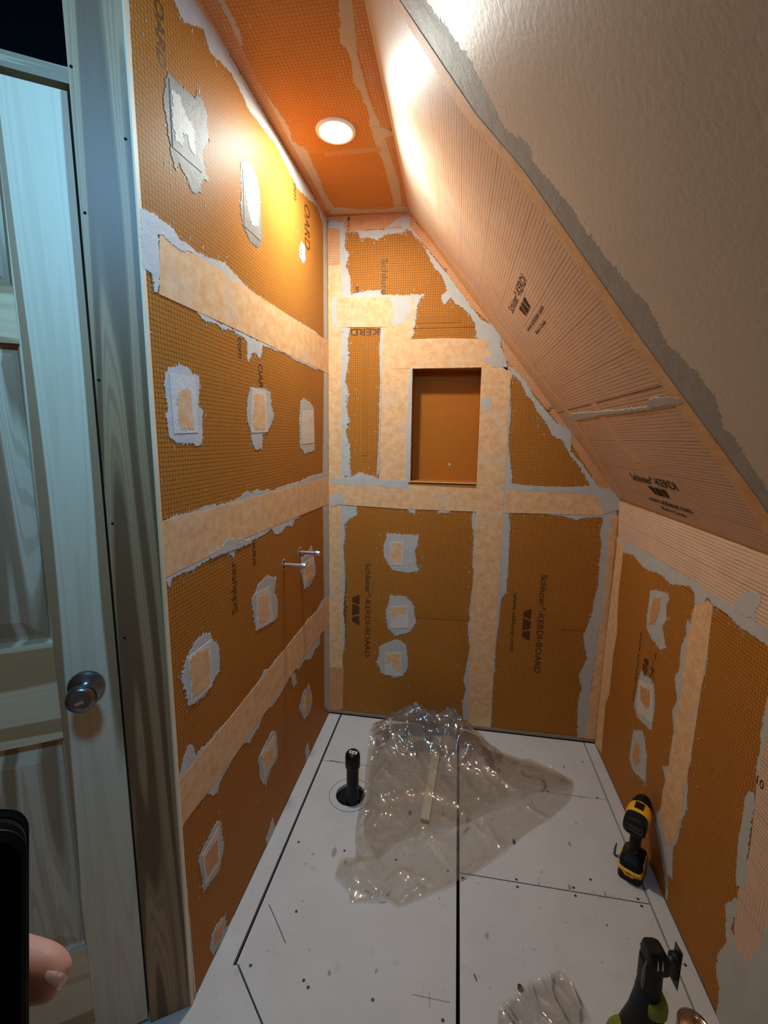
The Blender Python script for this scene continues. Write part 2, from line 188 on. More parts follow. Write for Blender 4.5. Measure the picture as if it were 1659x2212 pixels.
["B","www.schluter.com",[[904.0,729.1],[904.9,431.8],[923.9,730.5]],"ink"],
["B","Schlute",[[249.2,2223.3],[249.7,2075.8],[276.4,2222.1]],"ink"],
["B","www.",[[128.0,2117.0],[128.3,2060.1],[146.7,2116.4]],"ink"],
["B","-KERD",[[260.3,1933.2],[106.5,1936.5],[260.7,1903.9]],"ink"],
["L","OARD",[[-1179.6,2286.6],[-1174.3,2169.5],[-1151.3,2309.8]],"ink"],
["L","OARD",[[-306.0,2328.4],[-295.5,2169.8],[-245.0,2356.9]],"ink"],
["L","om",[[-421.6,2338.9],[-418.8,2284.6],[-397.2,2351.2]],"ink"],
["L","com",[[-885.8,1715.7],[-885.9,1660.7],[-867.9,1719.4]],"ink"],
["L","OAR",[[-759.0,1665.3],[-761.2,1591.1],[-727.8,1670.2]],"ink"],
["L","Schluter",[[-948.7,938.3],[-942.1,1094.0],[-979.7,950.5]],"ink"],
["L","www",[[-816.3,1041.2],[-814.5,1120.4],[-838.8,1047.6]],"ink"],
["R","www.schluter.com",[[-363.2,739.2],[-373.1,449.8],[-385.9,749.1]],"ink"],
["R","®-K",[[-481.9,719.3],[-490.4,603.4],[-511.3,733.6]],"ink"],
["S","Schluter®-KERDI",[[-397.9,671.4],[-732.4,670.8],[-407.4,642.1]],"ink"],
["S","www.schluter.com",[[-421.4,759.0],[-714.5,759.2],[-424.1,742.7]],"ink"],
["S","Made in Canada",[[-492.0,788.2],[-652.4,788.8],[-488.7,775.4]],"ink"],
["S","Schluter®-KERDI",[[-391.1,1399.2],[-729.8,1396.1],[-396.4,1365.9]],"ink"],
["S","www.schluter.com",[[-410.9,1486.2],[-711.3,1482.5],[-414.2,1465.4]],"ink"],
["S","Made in Canada",[[-476.5,1514.3],[-642.5,1513.9],[-476.6,1499.9]],"ink"],
["B","LOGO",[[954.6,657.3],[957.3,496.9],[991.9,665.6]],"ink"],
["B","LOGO",[[121.1,666.5],[121.8,503.9],[159.0,669.3]],"ink"],
["S","LOGO",[[-499.1,720.5],[-630.8,721.1],[-487.7,685.9]],"ink"],
["S","LOGO",[[-492.7,1445.6],[-627.9,1444.2],[-480.8,1411.6]],"ink"],
["R","LOGO",[[-420.0,665.3],[-417.9,573.1],[-454.9,682.9]],"ink"]]}
# ------------------------------------------------------------------ planes of the room: origin, u, v, side facing the room
SL = math.hypot(W - XR, HK - H)
E_S = Vector(((W - XR) / SL, 0, (HK - H) / SL))
TH = radians(32.0)
D_U = Vector((cos(TH), sin(TH), 0)); D_N = Vector((sin(TH), -cos(TH), 0)); D_O = Vector((0, -1.27, 0))
PLANES = {
    'L': (Vector((0, 0, 0)), Vector((0, 1, 0)), Vector((0, 0, 1)), Vector((1, 0, 0))),
    'B': (Vector((0, 0, 0)), Vector((1, 0, 0)), Vector((0, 0, 1)), Vector((0, -1, 0))),
    'R': (Vector((W, 0, 0)), Vector((0, 1, 0)), Vector((0, 0, 1)), Vector((-1, 0, 0))),
    'F': (Vector((0, 0, 0)), Vector((1, 0, 0)), Vector((0, 1, 0)), Vector((0, 0, 1))),
    'C': (Vector((0, 0, H)), Vector((1, 0, 0)), Vector((0, 1, 0)), Vector((0, 0, -1))),
    'S': (Vector((XR, 0, H)), Vector((0, 1, 0)), E_S, Vector((0, 1, 0)).cross(E_S)),
    'D': (D_O, D_U, Vector((0, 0, 1)), D_N),
}
def at(pl, u, v, n=0.0):
    o, a, b, c = PLANES[pl]
    return o + a * u + b * v + c * n

# ------------------------------------------------------------------ node materials
def srgb(r, g, b):
    f = lambda c: (c / 255 / 12.92) if c / 255 <= 0.04045 else ((c / 255 + 0.055) / 1.055) ** 2.4
    return (f(r), f(g), f(b), 1)
MATS = {}
class NT:
    def __init__(s, name):
        m = bpy.data.materials.new(name); m.use_nodes = True
        s.m = m; s.t = m.node_tree; s.b = s.t.nodes['Principled BSDF']; s.out = s.t.nodes['Material Output']
        MATS[name] = m
    def n(s, typ, **kw):
        x = s.t.nodes.new(typ)
        for k, v in kw.items():
            setattr(x, k, v)
        return x
    def link(s, a, b): s.t.links.new(a, b)
    def val(s, sock, v):
        if hasattr(v, 'is_linked') or hasattr(v, 'links'): s.link(v, sock)
        else: sock.default_value = v
    def math(s, op, a, b=0.0, clamp=False):
        x = s.n('ShaderNodeMath', operation=op, use_clamp=clamp); s.val(x.inputs[0], a); s.val(x.inputs[1], b); return x.outputs[0]
    def mix(s, f, a, b):
        x = s.n('ShaderNodeMix', data_type='RGBA'); s.val(x.inputs[0], f); s.val(x.inputs[6], a); s.val(x.inputs[7], b); return x.outputs[2]
    def uv(s, name='UVMap'):
        x = s.n('ShaderNodeUVMap'); x.uv_map = name; return x.outputs[0]
    def obj(s): return s.n('ShaderNodeTexCoord').outputs['Object']
    def mapping(s, vec, scale=(1, 1, 1), loc=(0, 0, 0), rot=(0, 0, 0)):
        x = s.n('ShaderNodeMapping'); s.link(vec, x.inputs[0]); x.inputs['Scale'].default_value = scale
        x.inputs['Location'].default_value = loc; x.inputs['Rotation'].default_value = rot; return x.outputs[0]
    def noise(s, vec, scale, detail=3, rough=0.55, dist=0.0):
        x = s.n('ShaderNodeTexNoise'); s.link(vec, x.inputs['Vector']); x.inputs['Scale'].default_value = scale
        x.inputs['Detail'].default_value = detail; x.inputs['Roughness'].default_value = rough; x.inputs['Distortion'].default_value = dist
        return x.outputs['Fac']
    def ramp(s, f, stops, interp='LINEAR'):
        x = s.n('ShaderNodeValToRGB'); x.color_ramp.interpolation = interp; s.link(f, x.inputs[0])
        e = x.color_ramp.elements
        while len(e) < len(stops): e.new(0.5)
        for k, (p, c) in zip(e, stops):
            k.position = p; k.color = c if len(c) == 4 else (*c, 1)
        return x.outputs[0]
    def smooth(s, f, a, b):
        x = s.n('ShaderNodeMapRange'); x.interpolation_type = 'SMOOTHSTEP'; s.link(f, x.inputs[0])
        x.inputs[1].default_value = a; x.inputs[2].default_value = b; return x.outputs[0]
    def bump(s, h, strength=0.3, dist=0.002):
        x = s.n('ShaderNodeBump'); x.inputs['Strength'].default_value = strength; x.inputs['Distance'].default_value = dist
        s.link(h, x.inputs['Height']); s.link(x.outputs[0], s.b.inputs['Normal'])
    def fin(s, color=None, rough=0.5, spec=0.5, metal=0.0):
        if color is not None: s.val(s.b.inputs['Base Color'], color)
        s.val(s.b.inputs['Roughness'], rough); s.b.inputs['Specular IOR Level'].default_value = spec; s.b.inputs['Metallic'].default_value = metal
        return s.m

def grid_fac(t, uvs, pitch_u, pitch_v, wu, wv):
    sep = t.n('ShaderNodeSeparateXYZ'); t.link(uvs, sep.inputs[0])
    r = []
    for ch, p, wd in ((0, pitch_u, wu), (1, pitch_v, wv)):
        f = t.math('FRACT', t.math('DIVIDE', sep.outputs[ch], p))
        d = t.math('ABSOLUTE', t.math('SUBTRACT', f, 0.5))
        r.append(t.smooth(d, 0.5 - wd / p * 0.9, 0.5 - wd / p * 0.2))
    return r
def board_mat(name, base, dark, spec=0.045, rough=0.52, line=0.9):
    t = NT(name); uv = t.uv()
    gu, gv = grid_fac(t, uv, 0.0102, 0.0102, 0.0013, 0.0013)
    br = t.smooth(t.noise(uv, 160, 2), 0.28, 0.62)
    g = t.math('MULTIPLY', t.math('MAXIMUM', gu, gv), t.math('ADD', t.math('MULTIPLY', br, 0.55), 0.4))
    g = t.math('MULTIPLY', g, line)
    n1 = t.noise(uv, 4, 4); n2 = t.noise(t.mapping(uv, (1, 14, 1)), 8, 3)
    c = t.mix(n1, [x * 0.86 for x in base[:3]] + [1], [min(1, x * 1.12) for x in base[:3]] + [1])
    c = t.mix(t.math('MULTIPLY', n2, 0.22), c, [x * 0.7 for x in base[:3]] + [1])
    c = t.mix(g, c, dark)
    # rubbed-on mortar dust and scuffs
    sc = t.smooth(t.noise(t.mapping(uv, (1.0, 2.2, 1)), 70, 5, 0.65), 0.66, 0.76)
    pl = t.smooth(t.noise(uv, 3.5, 3), 0.48, 0.7)
    c = t.mix(t.math('MULTIPLY', t.math('MULTIPLY', sc, pl), 0.55), c, srgb(196, 160, 118))
    t.bump(t.math('ADD', t.math('MULTIPLY', t.noise(uv, 420, 2), 0.5), t.math('MULTIPLY', g, -0.6)), 0.22, 0.001)
    t.fin(c, rough, spec); return t.m
board_mat('board', srgb(186, 117, 48), srgb(62, 32, 10))
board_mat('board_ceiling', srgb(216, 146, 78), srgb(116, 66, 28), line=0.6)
board_mat('board_plain', srgb(168, 106, 42), srgb(56, 30, 8), line=0.06)
board_mat('board_niche', srgb(184, 108, 38), srgb(84, 44, 12), line=0.5)

def fleece_mat(name, grid, light_c=srgb(238, 192, 142), dark_c=srgb(220, 162, 106), haze=0.35):
    t = NT(name); uv = t.uv()
    n1 = t.noise(uv, 30, 6, 0.7); n2 = t.noise(uv, 140, 3, 0.6); n3 = t.noise(t.mapping(uv, (1, 1, 1), (3.1, 1.7, 0)), 7, 4)
    c = t.mix(t.smooth(n1, 0.32, 0.68), dark_c, light_c)
    c = t.mix(t.math('MULTIPLY', t.smooth(n3, 0.5, 0.72), haze), c, srgb(200, 190, 178))
    c = t.mix(t.math('MULTIPLY', n2, 0.28), c, [x * 0.72 for x in dark_c[:3]] + [1])
    if grid:
        gu, gv = grid_fac(t, uv, 0.0102, 0.0102, 0.0011, 0.0011)
        g = t.math('MULTIPLY', t.math('MAXIMUM', gu, gv), t.math('ADD', t.math('MULTIPLY', t.smooth(t.noise(uv, 30, 3), 0.35, 0.6), 0.5), 0.25))
        c = t.mix(g, c, srgb(120, 60, 20))
    t.bump(t.math('ADD', t.math('MULTIPLY', n1, 0.6), t.math('MULTIPLY', n2, 0.5)), 0.4, 0.0014)
    t.fin(c, 0.62, 0.35); return t.m
fleece_mat('fleece', False)
fleece_mat('fleece_bare', False, srgb(232, 186, 146), srgb(222, 168, 122), 0.1)
fleece_mat('fleece_grid', True, srgb(226, 168, 114), srgb(212, 138, 80), 0.3)

def mortar_mat(name, a, b, fl=0.0):
    t = NT(name); uv = t.uv()
    n1 = t.noise(uv, 22, 4); n2 = t.noise(uv, 260, 3)
    c = t.mix(n1, a, b)
    if fl: c = t.mix(t.math('MULTIPLY', t.smooth(t.noise(uv, 34, 4, 0.65), 0.5, 0.66), fl), c, srgb(222, 170, 128))
    t.bump(t.math('ADD', n1, t.math('MULTIPLY', n2, 0.3)), 0.6, 0.003)
    t.fin(c, 0.6, 0.3); return t.m
mortar_mat('mortar', srgb(176, 168, 157), srgb(196, 189, 179))
mortar_mat('mortar_cool_lit', srgb(184, 179, 174), srgb(202, 198, 194))  # same mortar, a little of the cool lamp's light put into its colour
mortar_mat('mortar_warm', srgb(196, 174, 148), srgb(210, 190, 166))
mortar_mat('mortar_dark', srgb(104, 94, 84), srgb(128, 117, 105))
mortar_mat('pale', srgb(206, 196, 178), srgb(188, 176, 158))
mortar_mat('patch_grey', srgb(204, 190, 172), srgb(216, 202, 186), 0.7)
mortar_mat('patch_cool_lit', srgb(204, 196, 186), srgb(218, 210, 202), 0.25)  # patch grey with the cool lamplight tinted into the colour
mortar_mat('patch_dark', srgb(112, 101, 90), srgb(134, 122, 110), 0.0)
mortar_mat('compound', srgb(158, 152, 144), srgb(170, 164, 156))

def membrane_mat(name, haze_top):
    t = NT(name); uv = t.uv()
    sep = t.n('ShaderNodeSeparateXYZ'); t.link(uv, sep.inputs[0])
    gu, gv = grid_fac(t, uv, 0.0102, 0.0102, 0.0009, 0.0011)
    g5u, g5v = grid_fac(t, uv, 0.0102, 0.1224, 0.0009, 0.0022)
    br = t.smooth(t.noise(t.mapping(uv, (2, 30, 1)), 6, 3), 0.3, 0.6)
    lv = t.math('MULTIPLY', gv, t.math('ADD', t.math('MULTIPLY', br, 0.5), 0.42))
    lv = t.math('MAXIMUM', lv, t.math('MULTIPLY', g5v, 0.6))
    lu = t.math('MULTIPLY', gu, t.math('MULTIPLY', t.smooth(t.noise(uv, 9, 3), 0.4, 0.62), 0.38 if haze_top else 0.6))
    n1 = t.noise(uv, 14, 5, 0.65); n2 = t.noise(uv, 180, 3)
    c = t.mix(n1, srgb(218, 172, 138), srgb(234, 196, 164))
    c = t.mix(t.math('MULTIPLY', t.smooth(t.noise(uv, 5, 4), 0.45, 0.7), 0.35), c, srgb(214, 186, 166))
    c = t.mix(t.math('MULTIPLY', n2, 0.2), c, srgb(180, 130, 98))
    c = t.mix(t.math('MAXIMUM', lv, lu), c, srgb(84, 46, 22))
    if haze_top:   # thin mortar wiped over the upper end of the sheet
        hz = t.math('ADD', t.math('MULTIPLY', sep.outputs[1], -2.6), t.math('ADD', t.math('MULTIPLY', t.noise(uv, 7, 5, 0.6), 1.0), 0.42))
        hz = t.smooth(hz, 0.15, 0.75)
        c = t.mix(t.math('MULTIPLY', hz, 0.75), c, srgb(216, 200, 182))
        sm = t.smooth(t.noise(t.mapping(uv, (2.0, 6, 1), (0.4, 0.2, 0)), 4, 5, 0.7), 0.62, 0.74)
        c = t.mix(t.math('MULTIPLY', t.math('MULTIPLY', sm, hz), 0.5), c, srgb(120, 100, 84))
    t.bump(t.math('ADD', t.math('MULTIPLY', n1, 0.5), t.math('MULTIPLY', n2, 0.5)), 0.3, 0.0012)
    t.fin(c, 0.5, 0.12); return t.m
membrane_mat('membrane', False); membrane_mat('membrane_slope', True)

def plain(name, col, rough=0.5, spec=0.5, metal=0.0, nz=0.0, scale=40, bump=0.0):
    t = NT(name); c = col
    if nz or bump:
        v = t.obj(); n = t.noise(v, scale, 4)
        c = t.mix(n, [x * (1 - nz) for x in col[:3]] + [1], [min(1, x * (1 + nz)) for x in col[:3]] + [1])
        if bump: t.bump(n, bump, 0.002)
    t.fin(c, rough, spec, metal); return t.m
def drywall_mat():
    t = NT('drywall'); uv = t.uv(); n = t.noise(uv, 3, 4); n2 = t.noise(uv, 90, 3)
    c = t.mix(n, srgb(206, 190, 172), srgb(216, 200, 182)); t.bump(n2, 0.25, 0.002); t.fin(c, 0.42, 0.45)
drywall_mat()
plain('ink', srgb(52, 34, 20), 0.6, 0.2)
plain('void', (0.004, 0.004, 0.005, 1), 0.9, 0.0)
plain('black_gap', (0.006, 0.006, 0.006, 1), 0.9, 0.05)
plain('plate_wood', srgb(150, 128, 104), 0.7, 0.2, nz=0.25, scale=30, bump=0.3)
plain('mark', srgb(70, 62, 56), 0.7, 0.2)
plain('screw_dark', srgb(70, 60, 50), 0.5, 0.5, 0.4)
plain('stain', srgb(164, 153, 142), 0.7, 0.2)

def floor_mat():
    t = NT('floor_board'); uv = t.uv()
    n1 = t.noise(uv, 6, 5, 0.6); n2 = t.noise(uv, 150, 3); n3 = t.noise(t.mapping(uv, (1, 1, 1), (4.3, 2.1, 0)), 18, 4, 0.6)
    c = t.mix(n1, srgb(194, 187, 181), srgb(216, 210, 205))
    c = t.mix(t.math('MULTIPLY', t.smooth(n3, 0.6, 0.76), 0.4), c, srgb(160, 148, 136))
    c = t.mix(t.math('MULTIPLY', t.smooth(t.noise(t.mapping(uv, (1, 1, 1), (7, 7, 0)), 45, 3), 0.68, 0.74), 0.45), c, srgb(130, 118, 108))
    c = t.mix(t.math('MULTIPLY', n2, 0.14), c, srgb(150, 142, 134))
    sc = t.smooth(t.noise(t.mapping(uv, (2, 16, 1), (0, 0, 0), (0, 0, 0.5)), 9, 4, 0.6), 0.68, 0.72)
    c = t.mix(t.math('MULTIPLY', sc, 0.2), c, srgb(150, 140, 130))
    t.bump(t.math('ADD', n2, n1), 0.15, 0.001); t.fin(c, 0.6, 0.3)
floor_mat()

def wood_mat(name, pale, brown, seed=0.0, freq=5.0, su=7.0, sv=0.42, sharp=(0.45, 0.62), rough=0.5, vert=True, fine=0.25, rings=0.12):
    t = NT(name); uv = t.uv()
    sc = (su, sv, 1) if vert else (sv, su, 1)
    n = t.noise(t.mapping(uv, sc, (seed, seed * 1.7, seed * 0.3)), 1.0, 2, 0.45, 0.15)
    s = t.math('SINE', t.math('MULTIPLY', n, freq * 2 * pi))
    s = t.math('ADD', t.math('MULTIPLY', s, 0.5), 0.5)
    f = t.smooth(s, *sharp)
    s2 = t.math('ADD', t.math('MULTIPLY', t.math('SINE', t.math('MULTIPLY', n, freq * 6.3 * 2 * pi)), 0.5), 0.5)
    fs = (220, 5, 1) if vert else (5, 220, 1)
    g = t.noise(t.mapping(uv, fs), 1.0, 3)
    soft = t.noise(t.mapping(uv, (sc[0] * 2, sc[1] * 2, 1), (seed + 5, 2, 0)), 1.0, 3)
    c = t.mix(f, brown, pale)
    c = t.mix(t.math('MULTIPLY', t.smooth(s2, 0.55, 0.95), rings), c, [x * 0.8 for x in brown[:3]] + [1])
    c = t.mix(t.math('MULTIPLY', soft, 0.35), c, [(a + b) / 2 for a, b in zip(pale, brown)])
    c = t.mix(t.math('MULTIPLY', g, fine), c, [x * 0.55 for x in brown[:3]] + [1])
    t.bump(g, 0.1, 0.0008); t.fin(c, rough, 0.4); return t.m
PALE, BRN = srgb(220, 198, 166), srgb(146, 106, 68)
wood_mat('pine_stile', PALE, BRN, 1.3, 3.4, 9, 0.30, sharp=(0.12, 0.22), fine=0.2)
wood_mat('pine_rail', srgb(220, 190, 150), srgb(168, 124, 80), 3.7, 3.2, 9, 0.5, vert=False)
wood_mat('pine_panel', srgb(208, 184, 154), srgb(140, 106, 74), 6.1, 7.0, 9, 0.4, sharp=(0.15, 0.6), fine=0.25, rings=0.3)
wood_mat('pine_trim', srgb(176, 134, 92), srgb(106, 70, 40), 9.2, 8.0, 8, 0.36, sharp=(0.15, 0.75), fine=0.3, rings=0.35)
wood_mat('pine_head', srgb(176, 150, 116), srgb(130, 104, 74), 2.2, 6.0, 40, 0.6, vert=False)
wood_mat('pine_pale', srgb(238, 214, 180), srgb(222, 190, 148), 4.2, 3.0)

# ------------------------------------------------------------------ object helpers
def link(name, me, mat=None, parent=None, label=None, cat=None, group=None, kind=None):
    o = bpy.data.objects.new(name, me); COL.objects.link(o)
    if mat is not None and me is not None: me.materials.append(MATS[mat] if isinstance(mat, str) else mat)
    if parent is not None: o.parent = parent
    tag(o, label, cat, group, kind); return o
def tag(o, label=None, cat=None, group=None, kind=None):
    for k, v in (('label', label), ('category', cat), ('group', group), ('kind', kind)):
        if v: o[k] = v
    return o
def empty(name, loc=(0, 0, 0), label=None, cat=None, group=None, kind=None, rot=(0, 0, 0)):
    o = bpy.data.objects.new(name, None); COL.objects.link(o); o.location = loc; o.rotation_euler = rot
    o.empty_display_size = 0.05
    return tag(o, label, cat, group, kind)
def bm_obj(name, bm, mat, parent=None, smooth=False, bevel=0.0, **kw):
    if bevel:
        bmesh.ops.bevel(bm, geom=[e for e in bm.edges if e.is_manifold and e.calc_face_angle(0) > 0.5], offset=bevel, segments=2, affect='EDGES', profile=0.7)
    bmesh.ops.recalc_face_normals(bm, faces=bm.faces)
    me = bpy.data.meshes.new(name); bm.to_mesh(me); bm.free()
    if smooth:
        for p in me.polygons: p.use_smooth = True
        if smooth != 'all':
            me.set_sharp_from_angle(angle=radians(35))
    return link(name, me, mat, parent, **kw)
def add_box(bm, lo, hi, mat=None):
    vs = [bm.verts.new(((lo, hi)[i][0], (lo, hi)[j][1], (lo, hi)[k][2])) for i in (0, 1) for j in (0, 1) for k in (0, 1)]
    if mat is not None:
        for v in vs: v.co = mat @ v.co
    for f in ((0, 1, 3, 2), (4, 6, 7, 5), (0, 4, 5, 1), (2, 3, 7, 6), (0, 2, 6, 4), (1, 5, 7, 3)):
        bm.faces.new([vs[i] for i in f])
    return vs
def add_tube(bm, pts, radii, seg=16, caps=True):
    """tube along points, radius per point"""
    rings = []; n = len(pts); pts = [Vector(p) for p in pts]
    up = None
    for i, p in enumerate(pts):
        d = (pts[min(i + 1, n - 1)] - pts[max(i - 1, 0)]).normalized()
        if up is None:
            up = d.orthogonal().normalized()
        up = (up - d * up.dot(d)).normalized(); s = d.cross(up)
        r = radii[i] if hasattr(radii, '__len__') else radii
        rings.append([bm.verts.new(p + (up * cos(2 * pi * k / seg) + s * sin(2 * pi * k / seg)) * r) for k in range(seg)])
    for a, b in zip(rings, rings[1:]):
        for k in range(seg): bm.faces.new((a[k], a[(k + 1) % seg], b[(k + 1) % seg], b[k]))
    if caps:
        bm.faces.new(rings[0]); bm.faces.new(rings[-1])
    return rings
def add_lathe(bm, prof, seg=32, mat=None):
    """prof: (radius, height) pairs round local z"""
    rings = []
    for r, z in prof:
        if r < 1e-6: rings.append([bm.verts.new((0, 0, z))])
        else: rings.append([bm.verts.new((r * cos(2 * pi * k / seg), r * sin(2 * pi * k / seg), z)) for k in range(seg)])
    for a, b in zip(rings, rings[1:]):
        for k in range(seg):
            if len(a) == 1 and len(b) == 1: continue
            if len(a) == 1: bm.faces.new((a[0], b[(k + 1) % seg], b[k]))
            elif len(b) == 1: bm.faces.new((a[k], a[(k + 1) % seg], b[0]))
            else: bm.faces.new((a[k], a[(k + 1) % seg], b[(k + 1) % seg], b[k]))
    if mat is not None:
        for ring in rings:
            for v in ring: v.co = mat @ v.co
def add_loft(bm, secs, seg=20, power=2.6, mat=None, caps=True):
    """secs: (cx, cy, z, rx, ry[, power]) super-ellipse sections stacked along local z"""
    rings = []
    for s in secs:
        cx, cy, z, rx, ry = s[:5]; pw = s[5] if len(s) > 5 else power
        ring = []
        for k in range(seg):
            a = 2 * pi * (k + 0.5) / seg; c, d = cos(a), sin(a)
            v = Vector((cx + rx * math.copysign(abs(c) ** (2 / pw), c), cy + ry * math.copysign(abs(d) ** (2 / pw), d), z))
            ring.append(bm.verts.new(mat @ v if mat is not None else v))
        rings.append(ring)
    for a, b in zip(rings, rings[1:]):
        for k in range(seg): bm.faces.new((a[k], a[(k + 1) % seg], b[(k + 1) % seg], b[k]))
    if caps:
        bm.faces.new(list(reversed(rings[0]))); bm.faces.new(rings[-1])
    return rings

def sheet(name, pl, poly, off, mat, parent=None, base=0.0, **kw):
    """a thin raised piece lying on a plane of the room; poly in metres (u, v); UV in metres"""
    P = [Vector((p[0], p[1])) for p in poly]
    area = sum(a.x * b.y - b.x * a.y for a, b in zip(P, P[1:] + P[:1]))
    o, u, v, n = PLANES[pl]
    if (area > 0) != (u.cross(v).dot(n) > 0): P.reverse()
    N = len(P)
    if N > 14:      # frayed outlines: robust triangulation, walls only along the rim
        V, E_, F_, *_ = mgeo.delaunay_2d_cdt(P, [], [list(range(N))], 1, 1e-6)
        up = u.cross(v).dot(n) > 0
        tri = []
        for f in F_:
            a, b, c = (V[k] for k in f[:3])
            ccw = (b.x - a.x) * (c.y - a.y) - (b.y - a.y) * (c.x - a.x) > 0
            tri.append(list(f) if ccw == up else list(reversed(f)))
        half = {}
        for f in tri:
            for i in range(len(f)): half[(f[i], f[(i + 1) % len(f)])] = 1
        N = len(V); P = [Vector((p.x, p.y)) for p in V]
        faces = tri + [[b, a, N + a, N + b] for (a, b) in half if (b, a) not in half]
    else:
        faces = [list(range(N))] + [[i, N + i, N + (i + 1) % N, (i + 1) % N] for i in range(N)]
    verts = [at(pl, p.x, p.y, off) for p in P] + [at(pl, p.x, p.y, base) for p in P]
    me = bpy.data.meshes.new(name); me.from_pydata(verts, [], faces)
    ul = me.uv_layers.new(name='UVMap'); uvs = P + P
    for lp in me.loops: ul.data[lp.index].uv = uvs[lp.vertex_index]
    me.update()
    return link(name, me, mat, parent, **kw)
def jag(poly, amp, seed, step=0.0028):
    """fray an outline the way trowelled mortar ends"""
    if amp <= 0: return poly
    P = [Vector((p[0], p[1])) for p in poly]; out = []; s = 0.0
    for a, b in zip(P, P[1:] + P[:1]):
        d = b - a; L = d.length
        if L < 1e-6: continue
        nrm = Vector((-d.y, d.x)) / L; k = max(1, int(L / step))
        for i in range(k):
            q = a + d * (i / k); t = s + L * i / k
            e = noise.noise((t * 45, seed * 7.3, 0)) * 0.9 + noise.noise((t * 150, seed * 3.1, 4)) * 0.7 + max(0, noise.noise((t * 95, seed, 9)) - 0.2) * 1.8
            fade = min(1.0, L / (amp * 3))
            e += (noise.noise((t * 420, seed * 5.1, 2)) * .8 + max(0, noise.noise((t * 260, seed, 3)) - .15) * 2.2) * (1.5 if amp > .0018 else .3)
            out.append(q + nrm * e * amp * fade * (0.4 if i == 0 else 1))
        s += L
    return out
def slab(name, pl, poly, front, back, mat, parent=None, **kw):
    return sheet(name, pl, poly, front, mat, parent, back, **kw)
def rect(u0, v0, u1, v1): return [(u0, v0), (u1, v0), (u1, v1), (u0, v1)]
def clip_slope(x): return H if x <= XR else H + (x - XR) * (HK - H) / (W - XR)
# ------------------------------------------------------------------ the room: walls, ceiling, floor
wall_left = slab('wall_left', 'L', rect(-1.2595, 0.0, 0, H), -0.014, -0.05, 'plate_wood', kind='structure', label='left shower wall of orange foam board with taped seams')
wall_back = slab('wall_back', 'B', [(0, 0), (W, 0), (W, HK), (XR, H), (0, H)], -0.10, -0.13, 'plate_wood', kind='structure', label='back shower wall of orange foam board with a recessed niche')
wall_right = slab('wall_right', 'R', rect(-3.3, 0, 0, HK), -0.014, -0.05, 'plate_wood', kind='structure', label='low right knee wall of orange foam board')
ceiling = slab('ceiling', 'C', rect(-0.02, -3.3, XR, 0), -0.014, -0.04, 'plate_wood', kind='structure', label='flat orange foam board ceiling over the shower')
slope = slab('ceiling_slope', 'S', rect(-3.3, 0, 0, SL), -0.014, -0.05, 'plate_wood', kind='structure', label='sloped ceiling, membrane over the shower and painted drywall nearer')
floor = slab('floor', 'F', rect(-1.6, -3.3, W, 0.0), -0.022, -0.06, 'black_gap', kind='structure', label='floor of white painted boards with dark open joints')
SIDE = {'L': wall_left, 'B': wall_back, 'R': wall_right, 'C': ceiling, 'S': slope, 'F': floor}

def board(pl, poly, mat='board', name='wall_board', front=0.0, back=-0.0135):
    return slab(name, pl, poly, front, back, mat, SIDE[pl])
G = 0.0008
Y0 = -1.2595
for z0, z1 in ((0.004, 0.64), (0.64, 1.13), (1.13, 1.80), (1.80, H - 0.001)):
    board('L', rect(Y0, z0 + G, -0.001, z1 - G))
NX0, NX1, NZ0, NZ1 = 0.3997, 0.7047, 1.2465, 1.7545
ZM, XM = 1.19, 0.735
def bb(poly): return board('B', poly)
bb(rect(0.001, 0.024, XM - G, ZM - G))
bb(rect(XM + G, 0.024, W - 0.001, ZM - G))
bb(rect(0.001, ZM + G, 0.36 - G, 1.93 - G))
xs = XR + (H - 1.93) * (W - XR) / (H - HK)
bb([(0.001, 1.93 + G), (xs - .001, 1.93 + G), (XR, H - 0.001), (0.001, H - 0.001)])
xe = XR + (H - ZM) * (W - XR) / (H - HK)
bb([(0.775 + G, ZM + G), (W - 0.001, ZM + G), (0.775 + G, clip_slope(0.775) - .001)])
bb([(0.36 + G, NZ1 + G), (0.775 - G, NZ1 + G), (0.775 - G, clip_slope(0.775) - .001), (xs - .001, 1.93 - G), (0.36 + G, 1.93 - G)])
bb(rect(0.36 + G, ZM + G, NX0 - G, NZ1 - G)); bb(rect(NX1 + G, ZM + G, 0.775 - G, NZ1 - G)); bb(rect(NX0 - G, ZM + G, NX1 + G, NZ0 - G))
# the niche: back and four sides
DN = -0.089
slab('niche_back', 'B', rect(NX0 - .012, NZ0 - .012, NX1 + .012, NZ1 + .012), DN, -0.0985, 'board_niche', wall_back)
def niche_side(a, b, name='niche_side'):
    (x0, z0), (x1, z1) = a, b
    vs = [at('B', x0, z0, 0.0), at('B', x1, z1, 0.0), at('B', x1, z1, DN), at('B', x0, z0, DN)]
    d = (vs[1] - vs[0]).normalized().cross(Vector((0, 1, 0)))
    mid = Vector(((NX0 + NX1) / 2, 0, (NZ0 + NZ1) / 2)); ctr = (vs[0] + vs[1]) / 2
    if d.dot(ctr - mid) < 0: d = -d
    out = [v + d * 0.010 for v in vs]
    me = bpy.data.meshes.new(name)
    me.from_pydata(vs + out, [], [(0, 1, 2, 3), (7, 6, 5, 4), (0, 4, 5, 1), (2, 6, 7, 3), (1, 5, 6, 2), (0, 3, 7, 4)])
    ul = me.uv_layers.new(name='UVMap'); L = (vs[1] - vs[0]).length
    tab = [(0, 0), (L, 0), (L, .089), (0, .089)] * 2
    for lp in me.loops: ul.data[lp.index].uv = tab[lp.vertex_index]
    return link(name, me, 'board_niche', wall_back)
